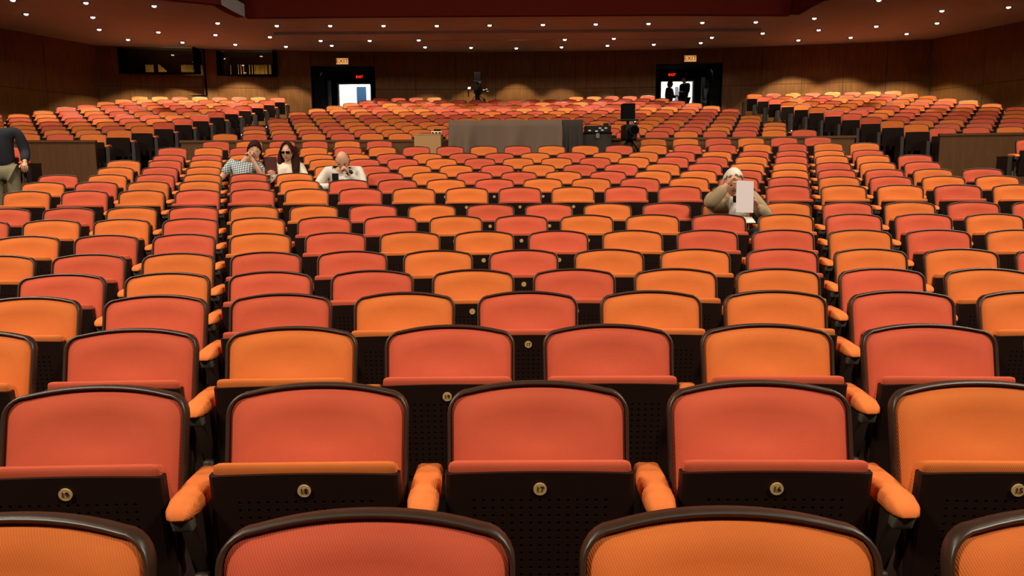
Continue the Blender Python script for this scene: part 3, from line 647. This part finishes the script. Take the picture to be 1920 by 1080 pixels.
# ------------------------------------------------------------------ people
def skin_mesh(islands, sub=2):
    """islands: list of (points, edges, radii); one skinned, subdivided surface"""
    vs, es, rs, roots = [], [], [], []
    for P, E, R in islands:
        b = len(vs); roots.append(b); vs += [Vector(p) for p in P]; es += [(b + i, b + j) for i, j in E]; rs += list(R)
    me = bpy.data.meshes.new('skin'); me.from_pydata(vs, es, []); o = bpy.data.objects.new('skin', me); C.objects.link(o)
    o.modifiers.new('s', 'SKIN').use_smooth_shade = True; sd = o.modifiers.new('d', 'SUBSURF'); sd.levels = sub
    for i, r in enumerate(rs):
        d = me.skin_vertices[0].data[i]; rr = r if isinstance(r, tuple) else (r, r); d.radius = rr; d.use_root = i in roots
    dg = bpy.context.evaluated_depsgraph_get(); m = bpy.data.meshes.new_from_object(o.evaluated_get(dg))
    bpy.data.objects.remove(o); bpy.data.meshes.remove(me)
    return m
def hand_islands(w, elbow, curl, palm_n, s=1.0):
    w, elbow = Vector(w), Vector(elbow); d = (w - elbow).normalized(); nrm = Vector(palm_n); nrm = (nrm - d * nrm.dot(d)).normalized(); side = d.cross(nrm)
    out = [([w - d * 0.02, w + d * 0.035 * s, w + d * 0.075 * s], [(0, 1), (1, 2)], [(0.024, 0.022), (0.036 * s, 0.018), (0.036 * s, 0.014)])]
    for k, (off, ln) in enumerate(((-0.03, 0.07), (-0.01, 0.08), (0.011, 0.075), (0.03, 0.058))):
        p = w + d * 0.06 * s + side * off * s; P = [p]; a = 0.2 * curl
        for f in (0.3, 0.4, 0.3):
            a += curl * 0.9; p = p + (d * math.cos(a) + nrm * math.sin(a)) * ln * (f + 0.12) * s; P.append(p)
        out.append((P, [(0, 1), (1, 2), (2, 3)], [0.0095 * s, 0.0092 * s, 0.0085 * s, 0.007 * s]))
    p = w + d * 0.02 * s - side * 0.02 * s; q = p - side * 0.035 * s + d * 0.025 * s + nrm * 0.01; out.append(([p, q, q + d * 0.028 * s + nrm * 0.012 * s], [(0, 1), (1, 2)], [0.013 * s, 0.011 * s, 0.009 * s]))
    return out
def head_bm(s=1.0):
    bm = bmesh.new(); bmesh.ops.create_uvsphere(bm, u_segments=28, v_segments=20, radius=1)
    for v in bm.verts:
        x, y, z = v.co; fx = 0.076 * (1 - 0.22 * max(0, -z)) ; fy = 0.096; fz = 0.118
        X, Y, Z = x * fx, y * fy, z * fz
        if z < -0.1 and y > 0: Y *= 1 + 0.35 * z
        if y < 0:
            Y -= 0.022 * math.exp(-(X / 0.013) ** 2 - ((Z + 0.012) / 0.020) ** 2)
            Y -= 0.008 * math.exp(-(X / 0.009) ** 2 - ((Z - 0.012) / 0.02) ** 2)
            for e in (-0.031, 0.031): Y += 0.012 * math.exp(-((X - e) / 0.014) ** 2 - ((Z - 0.012) / 0.011) ** 2)
            Y -= 0.006 * math.exp(-((Z - 0.032) / 0.010) ** 2) * math.exp(-(X / 0.05) ** 2)
            Y -= 0.006 * math.exp(-(X / 0.022) ** 2 - ((Z + 0.05) / 0.010) ** 2); Y += 0.006 * math.exp(-(X / 0.03) ** 2 - ((Z + 0.066) / 0.007) ** 2)
            Y -= 0.014 * math.exp(-(X / 0.025) ** 2 - ((Z + 0.095) / 0.02) ** 2)
        v.co = (X, Y, Z)
    for e in (-1, 1): ball(bm, (e * 0.078, 0.008, 0.0), (0.009, 0.018, 0.030), 8, 8)
    bmesh.ops.scale(bm, vec=(s, s, s), verts=bm.verts); return bm
def head_parts(root, hm, hair, style, eyes=True):
    if hair:
        bm = bmesh.new(); bmesh.ops.create_uvsphere(bm, u_segments=28, v_segments=20, radius=1)
        for v in list(bm.verts):
            x, y, z = v.co
            ax = abs(x)
            if style == 'bald': keep = z < 0.3 and z > -0.4 and y > -0.15
            elif style == 'long': keep = z > 0.86 - 1.0 * ax ** 1.3 - max(0, y + 0.45) * 3.0
            elif style == 'white': keep = z > 0.74 - 0.30 * ax - max(0, y + 0.35) * 2.2 and z > -0.55
            else: keep = z > 0.56 - 0.35 * ax - max(0, y + 0.4) * 2.0 and z > -0.55
            if not keep: bm.verts.remove(v); continue
            g = 0.0 if style == 'bald' else 0.55 if style == 'white' else 1.0
            v.co = (x * (0.080 + 0.009 * g), y * (0.100 + 0.010 * g), z * (0.120 + 0.012 * g * (1 + max(0, z))) )
        o = link('hair', mesh_of(bm, 'hair'), root, hair); o.matrix_local = hm
        sd = o.modifiers.new('t', 'SOLIDIFY'); sd.thickness = 0.008; sd.offset = 1
    if eyes:
        for e in (-0.031, 0.031):
            bm = bmesh.new(); ball(bm, (e, -0.078, 0.011), (0.012, 0.008, 0.008), 10, 8); o = link('eye', mesh_of(bm, 'eye'), root, 'lens_dark'); o.matrix_local = hm
        bm = bmesh.new(); ball(bm, (0, -0.093, -0.058), (0.022, 0.006, 0.005), 10, 6); o = link('mouth', mesh_of(bm, 'mouth'), root, 'lips'); o.matrix_local = hm
def person(pos, rz, J, label, top, trousers, hair, style, short=False, head=(0, 0, 0), skinm='skin', curl=(0.7, 0.7), pn=((0, 0, -1), (0, 0, -1)), eyes=True, shoes='black', group=None, coat=None):
    """J: joints in the person's frame (x to the picture's right, -y toward the stage)"""
    r = empty('person', pos, rz, label, 'person', group)
    v = lambda k: Vector(J[k]); hc = v('head'); hm = Matrix.Translation(hc) @ Euler(head, 'XYZ').to_matrix().to_4x4()
    spine = ['pelvis', 'spine', 'chest', 'neck']
    P = [v('pelvis'), v('spine'), v('chest'), v('neck'), hc - (hm.to_3x3() @ Vector((0, -0.005, 0.06)))]; E = [(0, 1), (1, 2), (2, 3), (3, 4)]; R = [(0.105, 0.09), (0.10, 0.08), (0.12, 0.09), 0.055, 0.05]
    def limb(names, radii, start):
        nonlocal P, E, R
        prev = start
        for n, rad in zip(names, radii): P.append(v(n)); E.append((prev, len(P) - 1)); R.append(rad); prev = len(P) - 1
    limb(['shl', 'ell', 'wrl'], [0.052, 0.04, 0.026], 2); limb(['shr', 'elr', 'wrr'], [0.052, 0.04, 0.026], 2)
    limb(['hil', 'knl', 'anl', 'tol'], [0.085, 0.058, 0.04, 0.032], 0); limb(['hir', 'knr', 'anr', 'tor'], [0.085, 0.058, 0.04, 0.032], 0)
    isl = [(P, E, R)] + hand_islands(v('wrl'), v('ell'), curl[0], pn[0]) + hand_islands(v('wrr'), v('elr'), curl[1], pn[1])
    me = skin_mesh(isl); bm = bmesh.new(); bm.from_mesh(me); bpy.data.meshes.remove(me)
    hb = head_bm(); bmesh.ops.transform(hb, matrix=hm, verts=hb.verts); tmp = bpy.data.meshes.new('h'); hb.to_mesh(tmp); hb.free(); bm.from_mesh(tmp); bpy.data.meshes.remove(tmp)
    link('body', mesh_of(bm, 'body'), r, skinm)
    # shirt or jacket
    P = [v('pelvis') + Vector((0, 0, -0.02)), v('spine'), v('chest'), v('chest').lerp(v('neck'), 0.72)]; E = [(0, 1), (1, 2), (2, 3)]; R = [(0.155, 0.13), (0.145, 0.12), (0.158, 0.125), (0.085, 0.075)]
    g = 0.012 if coat else 0.0
    for a, b, c in (('shl', 'ell', 'wrl'), ('shr', 'elr', 'wrr')):
        i = len(P); P.append(v(a)); E.append((2, i)); R.append(0.072 + g)
        if short: P.append(v(a).lerp(v(b), 0.75)); E.append((i, i + 1)); R.append(0.062)
        else: P += [v(b), v(b).lerp(v(c), 0.86)]; E += [(i, i + 1), (i + 1, i + 2)]; R += [0.056 + g, 0.040 + g]
    sh = link('jacket' if coat else 'shirt', skin_mesh([(P, E, R)]), r, top)
    P = [v('pelvis')]; E = []; R = [(0.15, 0.125)]
    for a, b, c in (('hil', 'knl', 'anl'), ('hir', 'knr', 'anr')):
        i = len(P); P += [v(a), v(b), v(b).lerp(v(c), 0.92)]; E += [(0, i), (i, i + 1), (i + 1, i + 2)]; R += [0.098, 0.072, 0.055]
    link('trousers', skin_mesh([(P, E, R)]), r, trousers)
    for a, b in (('anl', 'tol'), ('anr', 'tor')):
        link('shoe', skin_mesh([([v(a) + Vector((0, 0.04, -0.03)), v(a).lerp(v(b), 0.5) + Vector((0, 0, -0.015)), v(b)], [(0, 1), (1, 2)], [0.042, 0.045, 0.036])]), r, shoes)
    head_parts(r, hm, hair, style, eyes)
    r['_'] = 0; del r['_']
    return r, hm
def sit(**k):
    J = dict(pelvis=(0, -.22, .50), spine=(0, -.20, .64), chest=(0, -.17, .80), neck=(0, -.18, .94), head=(0, -.20, 1.06), shl=(-.17, -.17, .88), shr=(.17, -.17, .88),
             hil=(-.09, -.26, .49), hir=(.09, -.26, .49), knl=(-.11, -.62, .50), knr=(.11, -.62, .50), anl=(-.11, -.60, .10), anr=(.11, -.60, .10), tol=(-.12, -.73, .05), tor=(.12, -.73, .05))
    J.update(k); return J
def stand(**k):
    J = dict(pelvis=(0, 0, .95), spine=(0, 0, 1.10), chest=(0, .01, 1.28), neck=(0, .0, 1.46), head=(0, -.02, 1.60), shl=(-.18, .01, 1.41), shr=(.18, .01, 1.41), ell=(-.23, .03, 1.13), elr=(.23, .03, 1.13), wrl=(-.23, -.06, .90), wrr=(.23, -.06, .90),
             hil=(-.09, 0, .90), hir=(.09, 0, .90), knl=(-.1, -.02, .50), knr=(.1, -.02, .50), anl=(-.1, .03, .10), anr=(.1, .03, .10), tol=(-.12, -.12, .05), tor=(.12, -.12, .05))
    J.update(k); return J
def seat_of(n, i): return seat_at(n, (i - ROWC[n][1] + phase(n)) * PITCH)
# man in the plaid shirt, rubbing his eyes
p, a = seat_of(12, 3)
person(p, a, sit(pelvis=(.02, -.24, .50), spine=(0, -.2, .63), chest=(-.01, -.16, .79), neck=(.04, -.17, .95), head=(.15, -.20, 1.05), shl=(-.17, -.16, .89), shr=(.19, -.16, .88), ell=(-.29, -.22, .70), wrl=(-.36, -.40, .67), elr=(.27, -.36, .72), wrr=(.14, -.37, .97), knl=(-.16, -.62, .50), knr=(.16, -.62, .50)),
       'man in grey and white plaid short-sleeved shirt rubbing his eyes in his seat', 'plaid', 'pants', 'hairb', 'short', short=True, head=(0.15, 0.12, 0.25), curl=(0.5, 1.0), pn=((0, 0, -1), (-.4, .8, 0)))
# woman with the tablet
p, a = seat_of(12, 4); p = p + Vector((0.02, 0, 0))
rw, hm = person(p, a, sit(head=(.0, -.22, 1.03), neck=(.01, -.18, .90), chest=(0, -.17, .76), spine=(0, -.2, .62), shl=(-.15, -.17, .84), shr=(.16, -.17, .84), ell=(-.24, -.34, .66), wrl=(-.20, -.47, .72), elr=(.25, -.30, .66), wrr=(.10, -.44, .62)),
       'woman with long dark hair and dark glasses in a cream top holding a tablet', 'cream', 'pants', 'hairb', 'long', head=(0.1, 0, -0.05), curl=(0.8, 0.6), pn=((.6, 0, .5), (0, 0, -1)))
for nm, pts, rr in (('hair', [(-.07, .02, 1.09), (-.095, .0, 1.0), (-.10, -.04, .90), (-.09, -.06, .80)], (.05, .055, .055, .03)), ('hair', [(.055, .03, 1.12), (.08, .0, 1.02), (.10, -.08, .92), (.11, -.15, .82), (.10, -.17, .72)], (.045, .055, .062, .055, .03))):
    link(nm, skin_mesh([([(x, y - .22 + .10, z - .0) for x, y, z in pts], [(i, i + 1) for i in range(len(pts) - 1)], rr)]), rw, 'hairb')
bm = bmesh.new()
for e in (-.032, .032): box(bm, (e - .026, -.108, -.006), (e + .026, -.100, .028), .006)
box(bm, (-.01, -.106, .012), (.01, -.102, .018)); box(bm, (-.084, -.105, .012), (-.078, .0, .018)); box(bm, (.078, -.105, .012), (.084, .0, .018))
g = link('glasses', mesh_of(bm, 'glasses', False), rw, 'lens_dark'); g.matrix_local = hm
t = empty('tablet', p + Matrix.Rotation(a, 3, 'Z') @ Vector((-.155, -.50, .86)), a + 0.1, 'brown backed tablet held upright by the long-haired woman', 'tablet'); t.rotation_euler.x = 0.25
bx('tablet_back', (-.075, -.006, -.115), (.075, .002, .115), 'tablet', t, .004); bx('screen', (-.068, .002, -.105), (.068, .004, .105), 'lens_dark', t); bx('camera_lens', (-.06, -.009, .09), (-.05, -.006, .10), 'black', t)
# bald man bent over his phone
p, a = seat_of(11, 6); p = p + Vector((0.05, 0, 0))
rb, hm = person(p, a, sit(pelvis=(.02, -.24, .50), spine=(.02, -.26, .64), chest=(.03, -.32, .80), neck=(.05, -.40, .92), head=(.055, -.47, 1.00), shl=(-.16, -.32, .87), shr=(.23, -.32, .87), ell=(-.27, -.46, .68), wrl=(-.05, -.60, .70), elr=(.30, -.52, .68), wrr=(.13, -.60, .87), hil=(-.09, -.28, .5), knl=(-.27, -.62, .69), anl=(.0, -.68, .46), tol=(.08, -.72, .38)),
       'bald man in a white shirt and dark watch bent over his phone', 'white', 'pants', 'hairb', 'bald', head=(0.75, 0, 0.0), curl=(0.9, 1.1), pn=((.5, 0, .6), (-.3, .4, -.8)), eyes=True)
w = bmesh.new(); ball(w, (.15, -.59, .855), (.042, .026, .036), 12, 8); link('watch', mesh_of(w, 'watch'), rb, 'black')
t = empty('phone', p + Matrix.Rotation(a, 3, 'Z') @ Vector((-.01, -.645, .775)), a, 'black phone held in the hand of the bald man', 'phone')
bx('phone_case', (-.038, -.005, -.075), (.038, .005, .075), 'black', t, .004); bx('screen', (-.034, .005, -.07), (.034, .0065, .07), 'lens_dark', t)
t = empty('paper_sheet', p + Matrix.Rotation(a, 3, 'Z') @ Vector((.085, -.56, .735)), a, 'white sheet of paper on the lap of the bald man', 'paper'); t.rotation_euler.x = -0.35
bx('sheet', (-.10, -.002, -.09), (.10, .002, .09), 'white', t)
# white-haired man in the beige jacket
p, a = seat_of(8, 12)
ro, hm = person(p, a, sit(pelvis=(.0, -.26, .50), spine=(.02, -.22, .64), chest=(.03, -.18, .80), neck=(.02, -.22, .95), head=(.005, -.28, 1.05), shl=(-.16, -.18, .90), shr=(.22, -.18, .90), ell=(-.22, -.42, .86), wrl=(-.07, -.46, 1.05), elr=(.31, -.36, .72), wrr=(.17, -.50, .86), knl=(-.05, -.66, .50), knr=(.20, -.66, .62), anr=(.02, -.62, .42), tor=(-.06, -.66, .38)),
       'white-haired man in a beige jacket shading his brow and reading a paper', 'beige', 'pants', 'hairw', 'white', head=(0.45, 0.0, 0.05), curl=(1.0, 0.9), pn=((.6, .6, 0), (-.6, .3, 0)), coat=True)
bm = bmesh.new(); box(bm, (-.03, -.335, .70), (.10, -.30, .92), .012); link('shirt_front', mesh_of(bm, 'shirt_front'), ro, 'white')
bm = bmesh.new(); box(bm, (.0, -.345, .87), (.06, -.315, .93), .012); link('bow_tie', mesh_of(bm, 'bow_tie'), ro, 'black')
t = empty('paper_programme', p + Matrix.Rotation(a, 3, 'Z') @ Vector((.045, -.60, .93)), a, 'white papers held up by the white-haired man', 'paper'); t.rotation_euler = (-0.2, 0.05, a + 0.1)
bx('sheet', (-.076, -.002, -.14), (.076, .002, .14), 'paper', t); bx('folded_sheet', (-.072, .003, -.138), (.079, .006, .136), 'white', t)
t = empty('open_magazine', p + Matrix.Rotation(a, 3, 'Z') @ Vector((.03, -.56, .72)), a, 'open white magazine on the lap of the white-haired man', 'paper'); t.rotation_euler = (0.25, 0, a)
bx('page', (-.11, -.08, 0), (0, .08, .006), 'white', t, .002); bx('page', (.002, -.08, 0), (.11, .08, .006), 'white', t, .002)
# standing man at the frame edge
q = at_depth(6, 300, 10.1); fz = floor_z(q.y)
person(Vector((q.x, q.y, fz)), math.radians(20), stand(elr=(.25, .02, 1.14), wrr=(.27, -.18, 1.0), neck=(-.16, -.04, 1.44), head=(-.33, -.08, 1.54), chest=(-.06, 0, 1.27), shl=(-.25, .02, 1.36)),
       'man in a dark jacket and khaki trousers standing in the side aisle', 'navy', 'khaki', 'hairb', 'short', coat=True)
# people at the bright doorway
for (px, py, d, rz, lab, top, hair, st) in ((1256, 152, 26.6, 1.0, 'woman with shoulder-length dark blond hair standing in the bright doorway', 'navy', 'blond', 'long'), (1284, 143, 25.7, -1.1, 'tall man in dark clothes standing between the blond woman and the grey door', 'black', 'hairb', 'short'), (1329, 149, 26.6, 1.9, 'dark clothed man standing before the open grey door leaf', 'black', 'hairb', 'short')):
    q = at_depth(px, py, d); h = q.z - FT; k = h / 1.72
    r, hm = person(Vector((q.x, q.y, FT)), rz, stand(elr=(.24, -.04, 1.14), wrr=(.12, -.22, 1.18)), lab, top, 'pants', hair, st, coat=True, eyes=True); r.scale = (k, k, k)
# ------------------------------------------------------------------ sound desk under its drape, cases, cameras
def pz(px, py, d): return at_depth(px, py, d)
D = 13.7; fz = floor_z(D - 0.3)
A, B, E2 = pz(842, 227, D), pz(1092, 227, D), pz(1053, 227, D); y0 = A.y; zt = A.z
t = empty('draped_desk', ((A.x + B.x) / 2, y0 + 0.4, floor_z(y0 + 0.2)), 0, 'long sound desk hung with grey drapes in the middle of the hall', 'desk'); ox, oy, oz = t.location
hz = zt - oz
bx('desk_top', (A.x - ox, -0.38, hz - 0.05), (B.x - ox, 0.42, hz - 0.02), 'blackm', t)
for sx in (A.x - ox + 0.05, B.x - ox - 0.05):
    for sy in (-0.32, 0.36): bx('leg', (sx - 0.025, sy - 0.025, 0), (sx + 0.025, sy + 0.025, hz - 0.05), 'blackm', t)
def drape(name, xa, xb, y, m, amp, gather):
    bm = bmesh.new(); nx, nz = 70, 10; g = []
    for j in range(nz + 1):
        f = j / nz; row = []
        for i in range(nx + 1):
            u = i / nx; x = xa + (xb - xa) * u
            yy = y - 0.10 - 0.14 * f - 3.2 * amp * (0.1 + 0.9 * f) * (math.sin(u * 14.3 + 0.9 * f) * 0.5 + 0.5 * math.sin(u * 34 + 2.6 * f + 1.6 * math.sin(u * 5)) + 0.6 * math.exp(-((u - 0.12 - 0.08 * f) / 0.05) ** 2)) - 0.02
            zz = hz - (hz - 0.05) * f + (gather * f * max(0, 1 - u / 0.12))
            row.append(bm.verts.new((x, yy, zz)))
        g.append(row)
    for j in range(nz):
        for i in range(nx): bm.faces.new((g[j][i], g[j + 1][i], g[j + 1][i + 1], g[j][i + 1]))
    o = link(name, mesh_of(bm, name), t, m); sd = o.modifiers.new('t', 'SOLIDIFY'); sd.thickness = 0.006; return o
o = drape('front_drape', A.x - ox, E2.x - ox, -0.40, 'drape', 0.05, 0.35)
o = drape('side_drape', E2.x - ox + 0.005, B.x - ox, -0.40, 'draped', 0.02, 0); o['label'] = 'darker drape panel at one end'
bx('drape_rail', (A.x - ox - 0.01, -0.40, hz - 0.02), (B.x - ox + 0.01, -0.38, hz + 0.005), 'black', t)
A, B = pz(1094, 248, D), pz(1147, 248, D); gz = floor_z(A.y + 0.1)
t = empty('equipment_case', ((A.x + B.x) / 2, A.y + 0.25, gz), 0, 'black equipment case beside the draped desk', 'case'); w2 = (B.x - A.x) / 2; hh = A.z - gz
bx('case_body', (-w2, -0.25, 0.0), (w2, 0.3, hh - 0.03), 'draped', t, 0.01); bx('case_lid', (-w2 - 0.01, -0.26, hh - 0.028), (w2 + 0.01, 0.31, hh), 'blackm', t, 0.006); bx('latch', (-0.03, -0.275, hh - 0.10), (0.03, -0.262, hh - 0.02), 'metal', t)
m = empty('audio_mixer', ((A.x + B.x) / 2 + 0.02, A.y + 0.25, A.z), 0, 'small black audio unit with pale controls standing on the equipment case', 'mixer')
bx('mixer_body', (-0.22, -0.16, 0), (0.22, 0.16, 0.115), 'black', m, 0.008)
for x, z in ((-0.15, 0.03), (-0.03, 0.02), (0.03, 0.07), (0.13, 0.07), (0.07, 0.035)): bx('control', (x - 0.022, -0.17, z - 0.008), (x + 0.022, -0.16, z + 0.012), 'paper', m)
bx('antenna_box', (0.11, -0.05, 0.115), (0.19, 0.08, 0.165), 'black', m, 0.005)
A, B = pz(776, 251, D - 0.2), pz(826, 251, D - 0.2); gz = floor_z(A.y + 0.1); hh = A.z - gz; w2 = (B.x - A.x) / 2
t = empty('tan_case', ((A.x + B.x) / 2, A.y + 0.25, gz), 0, 'tan plywood box standing at the end of the draped desk', 'box')
bx('case_body', (-w2, -0.25, 0), (w2, 0.25, hh - 0.02), 'tanbox', t, 0.006); bx('case_lid', (-w2 - 0.004, -0.254, hh - 0.019), (w2 + 0.004, 0.254, hh), 'tanbox', t, 0.004); bx('handle', (-w2 + 0.03, -0.27, hh - 0.24), (-w2 + 0.09, -0.25, hh - 0.20), 'metal', t, 0.004)
m = empty('intercom_unit', ((A.x + B.x) / 2 + 0.14, A.y + 0.2, A.z), 0, 'small pale intercom unit with black feet on the tan box', 'device')
bx('unit_body', (-0.09, -0.06, 0.012), (0.09, 0.08, 0.05), 'cream', m, 0.006)
for x in (-0.06, 0.0, 0.06): bx('button', (x - 0.016, -0.066, 0.012), (x + 0.016, -0.06, 0.034), 'black', m)
bx('handset', (-0.05, 0.0, 0.05), (0.07, 0.06, 0.085), 'blackm', m, 0.01)
# tripod cameras
def tripod_camera(base, hgt, rz, label, big):
    r = empty('video_camera', base, rz, label, 'camera'); top = hgt
    hub = top * 0.50
    for k in range(3):
        a = math.radians(90 + 120 * k + 30); f = Vector((0.30 * math.cos(a), 0.30 * math.sin(a), 0.0))
        l = bmesh.new(); d = Vector((-math.sin(a), math.cos(a), 0)) * 0.02
        tube(l, f + d, Vector((0.07 * math.cos(a), 0.07 * math.sin(a), hub)) + d, 0.011, n=8); tube(l, f - d, Vector((0.07 * math.cos(a), 0.07 * math.sin(a), hub)) - d, 0.011, n=8); tube(l, f * 0.97 + Vector((0, 0, 0.0)), f * 0.85 + Vector((0, 0, hub * 0.2)), 0.018, n=8)
        link('leg', mesh_of(l, 'leg', False), r, 'black')
    tb('tripod_head', (0, 0, hub - 0.08), (0, 0, hub + 0.14), 0.075, 'black', r, 0.06, 16)
    bx('camera_body', (-0.10, -0.16, hub + 0.14), (0.10, 0.30, hub + 0.40), 'black', r, 0.02)
    tb('lens', (0, -0.16, hub + 0.29), (0, -0.42, hub + 0.29), 0.065, 'black', r, 0.08, 20); tb('lens_glass', (0, -0.421, hub + 0.29), (0, -0.424, hub + 0.29), 0.07, 'lens_dark', r, n=20)
    bx('viewfinder', (-0.105, 0.06, top - 0.26), (0.105, 0.30, top), 'blackm', r, 0.012); bx('viewfinder_hood', (-0.15, -0.02, top - 0.30), (0.15, 0.10, top - 0.265), 'black', r, 0.01)
    tb('viewfinder_post', (0, 0.18, hub + 0.39), (0, 0.18, top - 0.26), 0.025, 'black', r)
    for s in (-1, 1):
        tb('pan_handle', (s * 0.06, 0.0, hub + 0.10), (s * 0.24, 0.20, hub - 0.10), 0.012, 'black', r); 
    bx('zoom_control', (0.17, 0.14, hub - 0.08), (0.23, 0.22, hub + 0.02), 'black', r, 0.01)
    b = bmesh.new(); ball(b, (0.07, -0.03, top - 0.32), (0.05, 0.02, 0.022), 10, 8); link('tally_reflector', mesh_of(b, 'tally_reflector'), r, 'chrome')
    return r
b = pz(1180, 290, D - 0.1); gz = floor_z(b.y); top = pz(1180, 195, D).z
tripod_camera(Vector((b.x, b.y, gz)), top - gz, 0.05, 'black video camera on a tripod standing beyond the draped desk', True)
q = pz(895, 185, 24.3); gz = ROWS[28][1]; top = pz(893, 134, 24.3).z
r = tripod_camera(Vector((q.x, q.y + 0.2, gz)), top - gz, -0.05, 'black video camera on a tripod behind the last row against the dark wall', True)
hub = (top - gz) * 0.5
bx('side_monitor', (-0.30, -0.05, hub + 0.28), (-0.20, 0.03, hub + 0.36), 'chrome', r, 0.01); bx('side_bracket', (-0.30, -0.02, hub + 0.06), (-0.26, 0.02, hub + 0.28), 'black', r)
for x, z in ((0.20, 0.26), (0.28, 0.28), (0.31, 0.22)): bx('clamp', (x - 0.03, -0.03, hub + z - 0.012), (x + 0.03, 0.0, hub + z + 0.012), 'chrome', r, 0.004)
tb('clamp_arm', (0.08, 0, hub + 0.2), (0.32, 0, hub + 0.24), 0.012, 'black', r)
